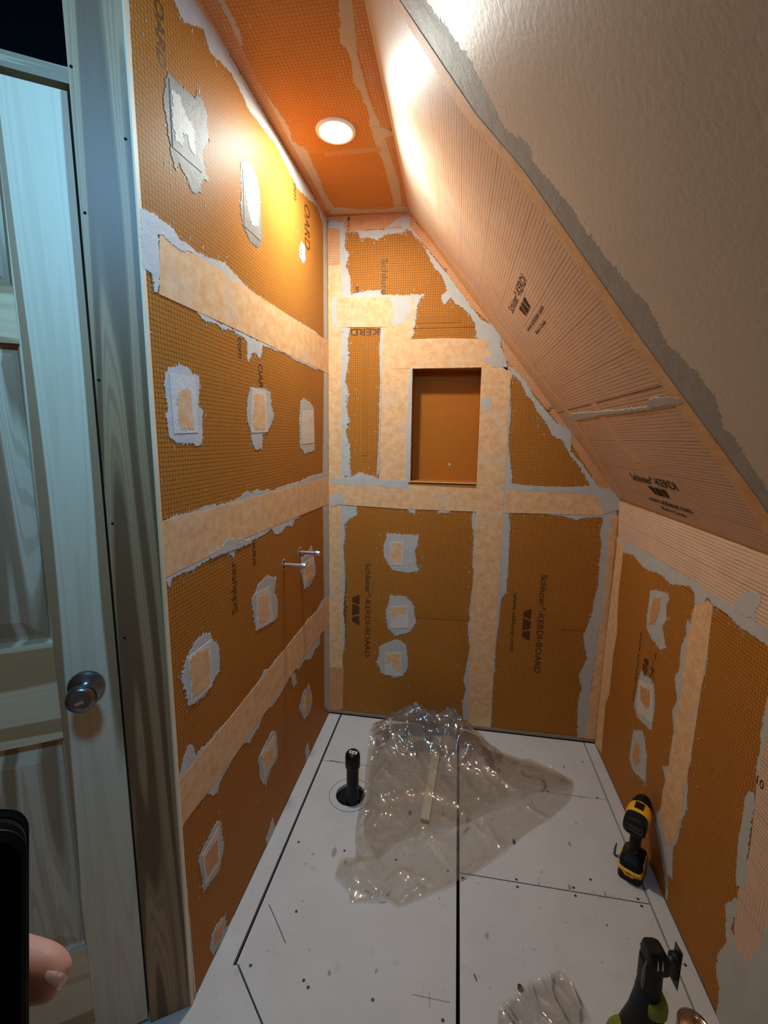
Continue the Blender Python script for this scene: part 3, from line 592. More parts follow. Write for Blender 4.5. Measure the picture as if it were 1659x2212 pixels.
niche_side((NX0, NZ0), (NX0, NZ1)); niche_side((NX1, NZ0), (NX1, NZ1)); niche_side((NX0, NZ0), (NX1, NZ0)); niche_side((NX0, NZ1), (NX1, NZ1))
bm = bmesh.new(); add_lathe(bm, [(0, .0016), (.0055, .001), (.006, 0)], 14, Matrix.Translation(at('B', 0.579, 1.323, DN)) @ Matrix.Rotation(pi / 2, 4, 'X'))
bm_obj('screw', bm, 'pale', wall_back, True, label='small white screw head in the niche')
slab('niche_lip', 'B', rect(NX0 - .004, NZ0 - .006, NX1 + .004, NZ0 - .001), 0.004, -0.02, 'fleece_bare', wall_back)
# timber plate showing under the back boards
slab('bottom_plate', 'B', rect(0.0, 0.0, W, 0.021), 0.003, -0.09, 'plate_wood', wall_back)
slab('floor_gap', 'B', rect(0.0, 0.0005, W, 0.005), 0.006, 0.0, 'black_gap', wall_back)
# right wall boards, then drywall
board('R', rect(-0.46 + G, 0.004, -0.001, 1.0)); board('R', rect(-1.087, 0.004, -0.46 - G, 1.0)); board('R', rect(-1.087, 1.0 + 2 * G, -0.001, HK - .001))
slab('wall_panel', 'R', rect(-3.3, 0.002, -1.087 - G, HK - .001), -0.0002, -0.0135, 'drywall', wall_right)
# ceiling boards
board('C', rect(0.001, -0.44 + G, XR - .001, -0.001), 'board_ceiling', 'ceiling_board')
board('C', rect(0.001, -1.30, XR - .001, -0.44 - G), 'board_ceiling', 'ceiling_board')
slab('ceiling_panel', 'C', rect(-0.02, -3.3, XR - .001, -1.30 - G), 0.0, -0.0135, 'drywall', ceiling)
slab('fleece_line', 'C', rect(0.12, -0.452, XR - .05, -0.428), 0.0006, 0, 'fleece_grid', ceiling)
# slope: membrane in two sheets, painted drywall nearer
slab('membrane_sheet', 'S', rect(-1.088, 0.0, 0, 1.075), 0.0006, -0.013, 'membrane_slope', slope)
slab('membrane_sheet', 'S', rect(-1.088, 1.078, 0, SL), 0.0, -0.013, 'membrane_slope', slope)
slab('ceiling_panel', 'S', rect(-3.3, 0, -1.0882, SL), 0.0, -0.0135, 'drywall', slope)

# traced strips, patches and trowelled mortar, in millimetres on each plane
FE = DATA['F']
cnt = {}
for i, (pl, name, mat, off, jg, pts) in enumerate(FE):
    P = [(a / 1000, b / 1000) for a, b in pts]
    P = jag(P, jg / 1000 * 0.8, i + 1.5) if jg > 0 else P
    k = cnt[pl] = cnt.get(pl, 0) + 1
    sheet(name, pl, P, off / 1000 + k * 2e-5, mat, SIDE[pl])
# small flecks of mortar thrown round the smears
rnd = random.Random(5)
def flecks(pl, n, seed, lim, mat='mortar'):
    polys = [f for f in FE if f[0] == pl and f[1] == 'mortar_smear']
    bm = bmesh.new(); uvl = bm.loops.layers.uv.new('UVMap'); o, u, v, nn = PLANES[pl]; r = random.Random(seed)
    for _ in range(n):
        f = r.choice(polys); qi = r.randrange(len(f[5])); qa, qb, qt = f[5][qi - 1], f[5][qi], r.random(); q = (qa[0] + (qb[0] - qa[0]) * qt, qa[1] + (qb[1] - qa[1]) * qt); sp = abs(r.gauss(0, 0.008 if _ % 3 else 0.03)) + .001; a = r.uniform(0, 2 * pi)
        cu, cv = q[0] / 1000 + cos(a) * sp, q[1] / 1000 + sin(a) * sp
        if not (lim[0] < cu < lim[1] and lim[2] < cv < lim[3]): continue
        if pl == 'B' and (cv > clip_slope(cu) - .02 or (NX0 - .02 < cu < NX1 + .02 and NZ0 - .02 < cv < NZ1 + .02)): continue
        ln, wd = r.uniform(.0012, .007) * (1 if r.random() < .8 else 2.0), r.uniform(.0007, .0020); ang = r.gauss(pi / 2, .5) if r.random() < .7 else r.uniform(0, pi)
        vs = []
        for k in range(6):
            t = 2 * pi * k / 6; x, y = cos(t) * ln * r.uniform(.6, 1.2), sin(t) * wd * r.uniform(.5, 1.4)
            p = (cu + x * cos(ang) - y * sin(ang), cv + x * sin(ang) + y * cos(ang)); vs.append((bm.verts.new(at(pl, p[0], p[1], .0006)), p))
        if u.cross(v).dot(nn) < 0: vs.reverse()
        fc = bm.faces.new([x[0] for x in vs])
        for lp, x in zip(fc.loops, vs): lp[uvl].uv = x[1]
    me = bpy.data.meshes.new('mortar_flecks'); bm.to_mesh(me); bm.free()
    link('mortar_flecks', me, mat, SIDE[pl], kind='stuff')
flecks('L', 1500, 1, (Y0, -.02, .05, H - .05)); flecks('B', 2600, 2, (.02, W - .03, .05, H)); flecks('R', 1100, 3, (-.95, -.03, .05, 1.1)); flecks('C', 120, 4, (.03, XR - .03, -1.2, -.03), 'mortar_warm')

# ------------------------------------------------------------------ printed lettering
def one_text(s, bold):
    c = bpy.data.curves.new('t', 'FONT'); c.body = s; c.size = 1; c.offset = bold; c.resolution_u = 3
    o = bpy.data.objects.new('t', c); COL.objects.link(o); bpy.context.view_layer.update()
    me = bpy.data.meshes.new_from_object(o.evaluated_get(bpy.context.evaluated_depsgraph_get()))
    r = [(v.co.x, v.co.y) for v in me.vertices], [list(p.vertices) for p in me.polygons]
    bpy.data.objects.remove(o); bpy.data.curves.remove(c); bpy.data.meshes.remove(me); return r
def font_mesh(s, bold):
    """outline of a printed word; the registered sign is set small and raised"""
    V, F, x = [], [], 0.0
    for part in s.replace('®', '|®|').split('|'):
        if not part: continue
        v, f = one_text(part, bold); k, dy = (.45, .42) if part == '®' else (1, 0)
        x0 = min(p[0] for p in v); n = len(V)
        V += [(x + (p[0] - x0) * k, p[1] * k + dy) for p in v]; F += [[i + n for i in q] for q in f]
        x = max(p[0] for p in V) + .04
    return V, F
LOGO = [[(0.0, 0.93), (0.03, 1.0), (0.29, 1.0), (0.325, 0.9), (0.255, 0.05), (0.225, 0.0), (0.13, 0.0), (0.105, 0.07)],
        [(0.40, 1.0), (0.60, 1.0), (0.625, 0.94), (0.695, 0.06), (0.68, 0.0), (0.32, 0.0), (0.305, 0.06), (0.375, 0.94)],
        [(1.0, 0.93), (0.97, 1.0), (0.71, 1.0), (0.675, 0.9), (0.745, 0.05), (0.775, 0.0), (0.87, 0.0), (0.895, 0.07)]]
INKM = {'B': 'ink_board', 'L': 'ink_board', 'R': 'ink_board', 'S': 'ink'}
plain('ink_board', srgb(86, 52, 22), 0.55, 0.3)
for pl, s, (a, b, c), mt in DATA['T']:
    a, b, c = (Vector(k) / 1000 for k in (a, b, c)); d = b - a; e = c - a
    ax = Vector((math.copysign(1, d.x), 0)) if abs(d.x) > abs(d.y) else Vector((0, math.copysign(1, d.y)))
    up = Vector((-ax.y, ax.x)); up = up if up.dot(e) > 0 else -up
    wd, hg = abs(d.dot(ax)), abs(e.dot(up))
    if s == 'LOGO':
        vs, fs = [], []
        for q in LOGO:
            fs.append(list(range(len(vs), len(vs) + len(q)))); vs += [(x, y) for x, y in q]
        me = bpy.data.meshes.new('emblem'); src = [(x * wd, y * hg) for x, y in vs]; name = 'emblem'
    else:
        fv, fs = font_mesh(s, 0.014 if pl == 'S' else 0.012); xs_ = [v[0] for v in fv]; ys_ = [v[1] for v in fv]
        x0, x1, y1 = min(xs_), max(xs_), max(ys_); y0 = 0.0
        if all(ch in 'womc.-' for ch in s): y1 = max(ys_)
        src = [((v[0] - x0) / (x1 - x0) * wd, v[1] / y1 * hg) for v in fv]
        me = bpy.data.meshes.new('lettering'); name = 'lettering'
    o_, u_, v_, n_ = PLANES[pl]; off = 0.00042 if pl != 'S' else 0.0009
    V = [at(pl, *(a + ax * x + up * y), off) for x, y in src]
    flip = (u_ * ax.x + v_ * ax.y).cross(u_ * up.x + v_ * up.y).dot(n_) < 0
    me.from_pydata(V, [], [list(reversed(f)) if flip else f for f in fs]); me.update()
    link(name, me, INKM[pl], SIDE[pl])
# small tick numbers of the printed scale
def small_print(pl, s, uv, ht, ang, mat=None):
    fv, fs = font_mesh(s, 0.008); off = 0.0015; ax = Vector((cos(ang), sin(ang))); up = Vector((-ax.y, ax.x)); o_, u_, v_, n_ = PLANES[pl]
    if u_.cross(v_).dot(n_) < 0: up = -up
    me = bpy.data.meshes.new('lettering')
    me.from_pydata([at(pl, *(Vector(uv) + ax * v[0] * ht + up * v[1] * ht), off) for v in fv], [], fs)
    return link('lettering', me, mat or INKM[pl], SIDE[pl])
small_print('B', 'C-ES PMG', (0.104, 2.345), 0.016, pi / 2, 'ink')
small_print('C', 'PMG ®', (XR - .045, -0.522), 0.020, 0.0, 'ink')
small_print('B', '10', (0.53, 2.158), 0.018, 0.9, 'ink')
small_print('B', '® ANSI', (0.993, 1.555), 0.024, 0.75, 'ink')
small_print('R', '10', (-1.062, 0.672), 0.030, pi, 'ink')
small_print('L', '12', (-0.345, 2.125), 0.022, pi / 2, 'ink')
# ------------------------------------------------------------------ floor boards, open joints, screws and marks
g1, g2, g3 = 0.0046, 0.0052, 0.0030
X1, X2, X3 = 0.0644, 0.6755, 1.2782
def fboard(poly): return slab('floor_board', 'F', poly, 0.0, -0.016, 'floor_board', floor)
fboard([(X1 + g1, -0.349), (X2 - g2, -0.349), (X2 - g2, -0.001), (X1 + g1, -0.001)])
HC, HR = (0.240, -0.522), 0.060
hole = []
for k in range(33):
    a = pi / 2 - 2 * pi * k / 32; r = HR * (1 + 0.05 * noise.noise((k * .9, 3, 0)))
    hole.append((HC[0] + r * cos(a), HC[1] + r * sin(a)))
hole[-1] = (hole[0][0] - 1e-5, hole[0][1])
A2 = [(HC[0], -0.352)] + hole[:1] + hole[1:] + [(HC[0] - 1e-5, -0.352), (X1 + g1, -0.352), (X1 + g1, -1.164), (0.0755, -1.1625), (X2 - g2, -1.7), (X2 - g2, -0.352)]
fboard(A2)
fboard([(0.0, -0.001), (X1 - g1, -0.001), (X1 - g1, -1.168), (0.0715, -1.1655), (X2 - g2, -1.706), (X2 - g2, -3.29), (-1.55, -3.29), (-1.55, -1.05), (0.0, -1.05)])
fboard(rect(X2 + g2, -0.3625, X3 - g3, -0.001)); fboard(rect(X2 + g2, -0.7840, X3 - g3, -0.3642)); fboard(rect(X2 + g2, -3.29, X3 - g3, -0.7878))
fboard(rect(X3 + g3, -3.29, W - .001, -0.001))
bm = bmesh.new(); add_lathe(bm, [(0.0045, 0.0), (0.0038, 0.0006), (0.0012, 0.0007), (0, 0.0003)], 12); sme = bpy.data.meshes.new('screw'); bm.to_mesh(sme); bm.free(); sme.materials.append(MATS['screw_dark'])
for x, y in [(.690, -.802), (.868, -.776), (.868, -.802), (1.05, -.772), (1.049, -.799), (1.245, -.775), (1.248, -.797), (.107, -.769), (.278, -.774), (.109, -1.16), (.265, -1.168), (.282, -1.181), (.456, -1.178), (.638, -1.189), (.642, -.785), (.183, -1.001), (.462, -.776), (1.24, -.358), (1.113, -.733), (1.204, -.915), (1.045, -.36), (1.305, -.95), (1.30, -.5)]:
    o = bpy.data.objects.new('screw', sme); COL.objects.link(o); o.parent = floor; o.location = (x, y, 0)
def floor_line(pts, wd, mat='mark', name='pencil_mark'):
    bm = bmesh.new(); P = [Vector(p) for p in pts]; row = []
    for i, p in enumerate(P):
        d = (P[min(i + 1, len(P) - 1)] - P[max(i - 1, 0)]).normalized(); n_ = Vector((-d.y, d.x)) * wd / 2
        row.append((bm.verts.new((p.x + n_.x, p.y + n_.y, .0004)), bm.verts.new((p.x - n_.x, p.y - n_.y, .0004))))
    for a, b in zip(row, row[1:]): bm.faces.new((a[0], a[1], b[1], b[0]))
    return bm_obj(name, bm, mat, floor)
floor_line([(.091, -.995), (.14, -1.045), (.183, -1.09)], .0022)
floor_line([(HC[0] + .087 * cos(a / 40 * 2 * pi), HC[1] + .087 * sin(a / 40 * 2 * pi)) for a in range(41)], .0018)
floor_line([(.19, -.352), (.10, -.347)], .003); floor_line([(1.20, -.3645), (1.10, -.3635)], .002)
floor_line([(.719, -1.074), (.726, -1.09)], .003)
floor_line([(.655, -1.149), (.556, -1.149)], .0025, 'stain', 'stain'); floor_line([(.60, -1.137), (.604, -1.17)], .002, 'stain', 'stain')
floor_line([(.842, -.128), (.84, -.165), (.850, -.13), (.848, -.165)], .004)
rf = random.Random(11)
for _ in range(30):    # blots on the boards
    cx, cy, r0 = rf.uniform(.09, 1.26), rf.uniform(-1.2, -.05), rf.uniform(.002, .009)
    if (cx - .24) ** 2 + (cy + .522) ** 2 < .012: continue
    el = rf.uniform(1, 2.6)
    sheet('stain', 'F', [(cx + r0 * cos(k * pi / 6) * rf.uniform(.6, 1.2), cy + r0 * el * sin(k * pi / 6) * rf.uniform(.6, 1.2)) for k in range(12)], .0003, 'stain' if rf.random() < .95 else 'mark', floor)
for _ in range(26):    # saw-tooth scratches along the cross joint
    x = rf.uniform(1.10, 1.22); floor_line([(x, -.786), (x + rf.uniform(-.004, .004), -.786 + rf.choice((-1, 1)) * rf.uniform(.006, .022))], .0011, 'stain', 'scratch')

# ------------------------------------------------------------------ door, frame and the dark opening above it
def dbox(bm, s0, z0, s1, z1, n0, n1):
    vs = []
    for s in (s0, s1):
        for z in (z0, z1):
            for n in (n0, n1): vs.append(bm.verts.new(at('D', s, z, n)))
    for f in ((0, 1, 3, 2), (4, 6, 7, 5), (0, 4, 5, 1), (2, 3, 7, 6), (0, 2, 6, 4), (1, 5, 7, 3)): bm.faces.new([vs[i] for i in f])
def duv(o):
    me = o.data; ul = me.uv_layers.new(name='UVMap')
    for p in me.polygons:
        for li in p.loop_indices:
            q = me.vertices[me.loops[li].vertex_index].co - D_O; ul.data[li].uv = (q.dot(D_U) + q.dot(D_N) * .7, q.z + q.dot(D_N) * .2)
    return o
def dpart(name, ext, mat, parent, bevel=0.0015, **kw):
    bm = bmesh.new(); dbox(bm, *ext); return duv(bm_obj(name, bm, mat, parent, bevel=bevel, **kw))
door = empty('door_1', at('D', -0.47, 0, 0), kind='structure', label='unfinished pine panel door with a satin metal knob')
door.rotation_euler = (0, 0, 0); DI = Matrix.Translation(-door.location)
def dadd(o):
    o.data.transform(DI); return o
S0, S1 = -0.858, -0.0985; F0, F1 = -0.039, -0.004
ST = 0.108
for a, b in ((S1 - ST, S1), (S0, S0 + ST)): dadd(dpart('stile', (a, 0.012, b, 2.036, F0, F1), 'pine_stile', door, .002))
MS = (S0 + S1) / 2
rails = [(0.012, 0.281), (0.812, 1.026), (1.604, 1.70), (1.925, 2.036)]
for a, b in rails: dadd(dpart('rail', (S0 + ST + .0004, a, S1 - ST - .0004, b, F0, F1), 'pine_rail', door, .002))
for (_, a), (b, _) in zip(rails, rails[1:]):
    dadd(dpart('mullion', (MS - .05, a + .0004, MS + .05, b - .0004, F0, F1), 'pine_stile', door, .002))
    for x0, x1 in ((S0 + ST, MS - .05), (MS + .05, S1 - ST)):
        bm = bmesh.new(); lv = []
        for ins, dp in ((0.0, -.0035), (.004, -.006), (.008, -.0135), (.016, -.0135), (.046, -.0065), (.048, -.0055)):
            lv.append([bm.verts.new(at('D', s, z, F1 + dp)) for s, z in ((x0 + ins, a + ins), (x1 - ins, a + ins), (x1 - ins, b - ins), (x0 + ins, b - ins))])
        for p, q in zip(lv, lv[1:]):
            for k in range(4): bm.faces.new((p[k], p[(k + 1) % 4], q[(k + 1) % 4], q[k]))
        bm.faces.new(lv[-1])
        bk = [bm.verts.new(at('D', s, z, F0 + .008)) for s, z in ((x0, a), (x1, a), (x1, b), (x0, b))]
        for k in range(4): bm.faces.new((bk[k], bk[(k + 1) % 4], lv[0][(k + 1) % 4], lv[0][k]))
        bm.faces.new(bk)
        dadd(duv(bm_obj('panel', bm, 'pine_panel', door)))
# knob
t_ = NT('satin_metal'); t_.fin((0.22, 0.22, 0.225, 1), 0.27, 0.5, 1.0)
t_ = NT('bright_metal'); t_.fin((0.75, 0.76, 0.78, 1), 0.25, 0.5, 1.0)
KM = Matrix.Translation(at('D', -0.157, 0.921, F1) - door.location) @ D_N.to_track_quat('Z', 'Y').to_matrix().to_4x4()
bm = bmesh.new(); add_lathe(bm, [(0.0, 0), (.034, 0), (.0345, .003), (.033, .008), (.027, .012), (.017, .015), (.014, .018)], 40, KM); rose = bm_obj('rosette', bm, 'satin_metal', door, True)
bm = bmesh.new(); add_lathe(bm, [(.013, .014), (.013, .026), (.016, .032), (.0235, .037), (.0275, .046), (.0280, .053), (.0262, .060), (.0225, .0635), (.0165, .0645), (.0155, .0630), (.009, .0630), (0, .0630)], 40, KM); kn = bm_obj('door_knob', bm, 'satin_metal', door, True)
bm = bmesh.new(); add_box(bm, (-.0075, -.0028, .0615), (.0075, .0028, .0695), KM @ Matrix.Rotation(radians(15), 4, 'Z')); bm_obj('thumb_turn', bm, 'bright_metal', kn, bevel=.0018)
bm = bmesh.new(); add_lathe(bm, [(0, .0125), (.0032, .0125), (.0036, .0108)], 12, KM @ Matrix.Translation((.0195, .013, -.001))); bm_obj('screw_hole', bm, 'black_gap', rose)
# frame beside and above the door
frame = empty('trim_1', D_O, kind='structure', label='raw pine jamb board between the door and the shower wall')
def fpart(name, ext, mat, **kw):
    o = dpart(name, ext, mat, frame, **kw); o.data.transform(Matrix.Translation(-D_O)); return o
fpart('jamb_board', (-0.0935, 0.004, 0.0005, 2.42, -.045, 0.0), 'pine_trim')
bm = bmesh.new(); add_box(bm, (-.014, -1.2715, .004), (.0016, -1.2602, 2.42)); o = duv(bm_obj('jamb_edge', bm, 'pine_pale', frame, bevel=.0006)); o.data.transform(Matrix.Translation(-D_O))
fpart('head_board', (-0.98, 2.047, -0.0938, 2.072, -.09, -.001), 'pine_head')
for s, z in ((-.0885, 2.074), (-.0865, 1.842), (-.087, 1.547), (-.0845, 1.265), (-.080, 1.017), (-.012, 1.98)):
    bm = bmesh.new(); add_lathe(bm, [(.0028, 0), (.0022, .0004), (0, .0004)], 10, Matrix.Translation(at('D', s, z, 0) - D_O) @ D_N.to_track_quat('Z', 'Y').to_matrix().to_4x4()); bm_obj('nail_hole', bm, 'black_gap', frame)
wall_hall = empty('wall_hall', D_O, kind='structure', label='dark unfinished opening above the pine door')
def hall(name, ext, mat):
    o = dpart(name, ext, mat, wall_hall, bevel=0); o.data.transform(Matrix.Translation(-D_O)); return o
hall('dark_backing', (-1.15, 0.0, -0.05, 2.42, -.34, -.30), 'void')
hall('dark_side', (-0.075, 2.08, -0.05, 2.42, -.299, -.046), 'void')
hall('wall_panel', (-1.5, 0.0, -0.985, 2.42, -.05, 0.0), 'drywall')
# the rest of the bathroom, behind the camera
def wbox(name, lo, hi, mat, label):
    bm = bmesh.new(); add_box(bm, lo, hi); o = bm_obj(name, bm, mat, kind='structure', label=label); ul = o.data.uv_layers.new(name='UVMap')
    for lp in o.data.loops:
        c = o.data.vertices[lp.vertex_index].co; ul.data[lp.index].uv = (c.x + c.y, c.z)
    return o
wbox('wall_front', (-1.4, -3.4, 0), (W + .05, -3.3, 2.4), 'drywall', 'painted wall behind the camera')
wbox('wall_side', (-1.35, -3.3, 0), (-1.28, -2.06, 2.4), 'drywall', 'painted side wall beyond the door')
wbox('ceiling_hall', (-1.35, -3.3, H + .002), (-0.02, -1.3, H + .03), 'drywall', 'painted ceiling over the bathroom entrance')
# ------------------------------------------------------------------ ceiling downlight
dl = empty('recessed_light', LAMP, 'round white recessed downlight glowing in the orange ceiling', 'light')
t_ = NT('lamp_glow'); e_ = t_.n('ShaderNodeEmission'); e_.inputs[0].default_value = (1, .95, .86, 1); e_.inputs[1].default_value = 14; t_.link(e_.outputs[0], t_.out.inputs[0])
plain('white_trim', srgb(236, 230, 220), 0.4, 0.5)
bm = bmesh.new(); add_lathe(bm, [(.0635, 0), (.0632, -.003), (.060, -.0055), (.0545, -.006), (.0500, -.004), (.047, -.001), (.0635, 0)], 48); bm_obj('trim_ring', bm, 'white_trim', dl, True)
bm = bmesh.new(); add_lathe(bm, [(.0475, -.0015), (.0465, -.006), (.036, -.0105), (.02, -.0125), (0, -.0132)], 40); bm_obj('lens', bm, 'lamp_glow', dl, True)

# ------------------------------------------------------------------ capped water stub-outs in the left wall
t_ = NT('chrome_pipe'); nn = t_.noise(t_.obj(), 90, 3); t_.fin(t_.mix(nn, (.60, .61, .63, 1), (.78, .79, .80, 1)), 0.3, 0.5, 1.0)
def stub(loc, ln, lab):
    e = empty('water_stub_out', loc, lab, 'pipe', 'capped water stub-outs in the left wall')
    R_ = Matrix.Rotation(pi / 2, 4, 'Y')
    bm = bmesh.new(); add_lathe(bm, [(0, -.03), (.0078, -.03), (.0078, ln * .70), (.0086, ln * .71), (.0086, ln * .76), (.0078, ln * .77)], 20, R_); bm_obj('pipe', bm, 'chrome_pipe', e, True)
    bm = bmesh.new(); add_lathe(bm, [(.0079, ln * .76), (.0112, ln * .765), (.0115, ln * .80), (.0106, ln * .81), (.0106, ln * .96), (.0095, ln), (.0060, ln), (.0050, ln * .985), (0, ln * .985)], 20, R_); bm_obj('end_cap', bm, 'chrome_pipe', e, True)
    bm = bmesh.new(); add_lathe(bm, [(.0079, .0012), (.0125, .0012), (.0140, .0004)], 16, R_ @ Matrix.Scale(1.25, 4, (1, 0, 0))); bm_obj('hole_edge', bm, 'black_gap', e)
    bm = bmesh.new(); add_lathe(bm, [(.0125, .0009), (.0150, .0016), (.0165, .0006)], 16, R_ @ Matrix.Scale(1.35, 4, (1, 0, 0))); bm_obj('torn_edge', bm, 'fleece_bare', e)
    return e
stub((0.0, -0.588, 0.978), 0.085, 'lower capped metal water stub, the one nearer the wooden jamb')
stub((0.0, -0.414, 0.981), 0.083, 'upper capped metal water stub, the one nearer the back corner')

# ------------------------------------------------------------------ black drain riser in its hole
plain('abs_black', (0.004, 0.004, 0.004, 1), 0.4, 0.3); plain('paper_white', srgb(226, 222, 214), .6); plain('grout_dark', srgb(34, 34, 24), 0.9, 0.1, nz=.5, scale=60, bump=.8)
PX, PY = 0.256, -0.556
dp = empty('drain_pipe', (PX, PY, 0), 'black capped plastic drain pipe standing up through the floor', 'pipe')
bm = bmesh.new(); add_lathe(bm, [(0, -.018), (.024, -.018), (.024, .18)], 36); bm_obj('pipe', bm, 'abs_black', dp, True)
bm = bmesh.new(); add_lathe(bm, [(.0240, .152), (.0285, .158), (.0295, .164), (.0295, .200), (.0280, .213), (.022, .221), (.012, .225), (0, .226)], 36); cp = bm_obj('end_cap', bm, 'abs_black', dp, True)
LM = Matrix.Translation((0.004, -.009, .2275)) @ Matrix.Rotation(radians(-8), 4, 'Z') @ Matrix.Rotation(radians(20), 4, 'X')
bm = bmesh.new(); add_box(bm, (-.016, -.0055, -.0012), (.016, .0055, .0008), LM); lb = bm_obj('sticker', bm, 'paper_white', cp, bevel=.0003, label='small white sticker')
bm = bmesh.new()
for k in range(11):
    if k in (5,): continue
    add_box(bm, (-.0125 + k * .0022, -.003, .0008), (-.0112 + k * .0022 + .0005 * (k % 3), .003, .0011), LM)
bm_obj('print_marks', bm, 'ink', cp)
bm = bmesh.new(); bmesh.ops.create_icosphere(bm, subdivisions=4, radius=1)
for v in bm.verts:
    n_ = noise.noise(v.co * 3.5) * .25 + noise.noise(v.co * 9) * .12
    v.co = Vector((v.co.x * .046, v.co.y * .050, v.co.z * .008)) * (1 + n_) + Vector((HC[0] - PX - .008, HC[1] - PY, -.0145))
bm_obj('grout_bed', bm, 'grout_dark', dp, True)

# ------------------------------------------------------------------ white strip of wood under the plastic
plain('white_wood', srgb(240, 232, 218), 0.5, 0.4, nz=.05, scale=30)
st = empty('wooden_strip', (0.566, -0.36, 0.0), 'white painted wooden strip lying under the clear plastic sheet', 'strip')
a_ = math.atan2(.49, .032); SM = Matrix.Translation((0, 0, .0)) @ Matrix.Rotation(a_, 4, 'Z')
bm = bmesh.new(); add_box(bm, (-.250, -.0165, .001), (.245, .0165, .019), SM); bm_obj('strip_body', bm, 'white_wood', st, bevel=.002)
bm = bmesh.new(); add_box(bm, (-.2506, -.0160, .0018), (-.2499, .0160, .018), SM); bm_obj('cut_end', bm, 'plate_wood', st, label='bare sawn end')

# ------------------------------------------------------------------ clear plastic: crumpled sheet in the middle, small bag in front
def plastic_mat(name, tint, gl):
    t = NT(name); t.t.nodes.remove(t.b)
    tr = t.n('ShaderNodeBsdfTransparent'); tr.inputs[0].default_value = tint
    g = t.n('ShaderNodeBsdfGlossy'); g.inputs['Roughness'].default_value = 0.075; g.inputs[0].default_value = (1, 1, 1, 1)
    df = t.n('ShaderNodeBsdfDiffuse'); df.inputs[0].default_value = (.62, .56, .50, 1)
    fr = t.n('ShaderNodeFresnel'); fr.inputs[0].default_value = 1.42
    n_ = t.noise(t.obj(), 26, 4, .6)
    bp = t.n('ShaderNodeBump'); bp.inputs['Strength'].default_value = .09; bp.inputs['Distance'].default_value = .004; t.link(n_, bp.inputs['Height'])
    t.link(bp.outputs[0], g.inputs['Normal']); t.link(bp.outputs[0], fr.inputs['Normal'])
    m1 = t.n('ShaderNodeMixShader'); m1.inputs[0].default_value = gl; t.link(tr.outputs[0], m1.inputs[1]); t.link(df.outputs[0], m1.inputs[2])
    m2 = t.n('ShaderNodeMixShader'); t.link(t.math('ADD', t.math('MULTIPLY', fr.outputs[0], 1.5), .03, True), m2.inputs[0])
    t.link(m1.outputs[0], m2.inputs[1]); t.link(g.outputs[0], m2.inputs[2]); t.link(m2.outputs[0], t.out.inputs[0])
plastic_mat('clear_plastic', (.885, .845, .80, 1), .10); plastic_mat('clear_bag', (.94, .93, .92, 1), .10)
def in_poly(p, poly):
    c = False; j = len(poly) - 1
    for i in range(len(poly)):
        a, b = poly[i], poly[j]
        if (a[1] > p[1]) != (b[1] > p[1]) and p[0] < (b[0] - a[0]) * (p[1] - a[1]) / (b[1] - a[1]) + a[0]: c = not c
        j = i
    return c
def film(name, outline, step, hfun, mat, parent, seed, loc):
    """film: constrained triangulation of the outline filled with a jittered grid, lifted by hfun"""
    r = random.Random(seed); pts = []; edge = []
    for a, b in zip(outline, outline[1:] + outline[:1]):
        a, b = Vector(a), Vector(b); k = max(1, int((b - a).length / step))
        for i in range(k): pts.append(a + (b - a) * i / k)
    nb = len(pts); edge = [(i, (i + 1) % nb) for i in range(nb)]
    xs_ = [p.x for p in pts]; ys_ = [p.y for p in pts]; y = min(ys_); row = 0
    while y < max(ys_):
        x = min(xs_) + (row % 2) * step / 2
        while x < max(xs_):
            q = Vector((x + r.uniform(-.25, .25) * step, y + r.uniform(-.25, .25) * step))
            if in_poly(q, outline): pts.append(q)
            x += step
        y += step * .87; row += 1
    V, E_, F_, *_ = mgeo.delaunay_2d_cdt(pts, edge, [], 1, 1e-6)
    me = bpy.data.meshes.new(name); me.from_pydata([(p.x - loc[0], p.y - loc[1], hfun(p.x, p.y)) for p in V], [], [list(f) for f in F_])
    for p in me.polygons: p.use_smooth = True
    me.update(); return link(name, me, mat, parent)
def ridge(x, y, f, s):
    wx, wy = noise.noise((x * 6 + s, y * 6, 1.3)) * .05, noise.noise((x * 6, y * 6 + s, 7.1)) * .05
    return 1 - abs(noise.noise(((x + wx) * f, (y + wy) * f, s))) * 2.2
def facets(x, y, f, s):
    d = noise.voronoi((x * f + s, y * f, s * .3))[0]; return d[1] - d[0]
HEAP = [(.36, -.20, .075, .14, .11), (.50, -.13, .11, .15, .10), (.66, -.15, .10, .11, .10), (.74, -.24, .045, .10, .09), (.40, -.42, .030, .13, .16), (.95, -.33, .022, .16, .07), (.37, -.87, .020, .10, .05), (.60, -.45, .012, .15, .15)]
CREASE = [(0.495, -0.268, 0.644, -0.445), (0.294, -0.517, 0.386, -0.372), (0.510, -0.727, 0.959, -0.427), (0.383, -0.672, 0.412, -0.597), (0.477, -0.825, 0.588, -0.841), (0.255, -0.202, 0.265, -0.358), (0.311, -0.219, 0.441, -0.311), (0.443, -0.301, 0.465, -0.123), (0.465, -0.123, 0.548, -0.230), (0.709, -0.139, 0.786, -0.163), (0.793, -0.251, 0.862, -0.335), (0.653, -0.060, 0.653, -0.233), (0.687, -0.567, 0.855, -0.379), (0.326, -0.609, 0.293, -0.680), (0.303, -0.710, 0.358, -0.769), (0.266, -0.823, 0.378, -0.805), (0.373, -0.887, 0.483, -0.936), (0.502, -0.913, 0.561, -0.868), (0.726, -0.590, 0.818, -0.672)]
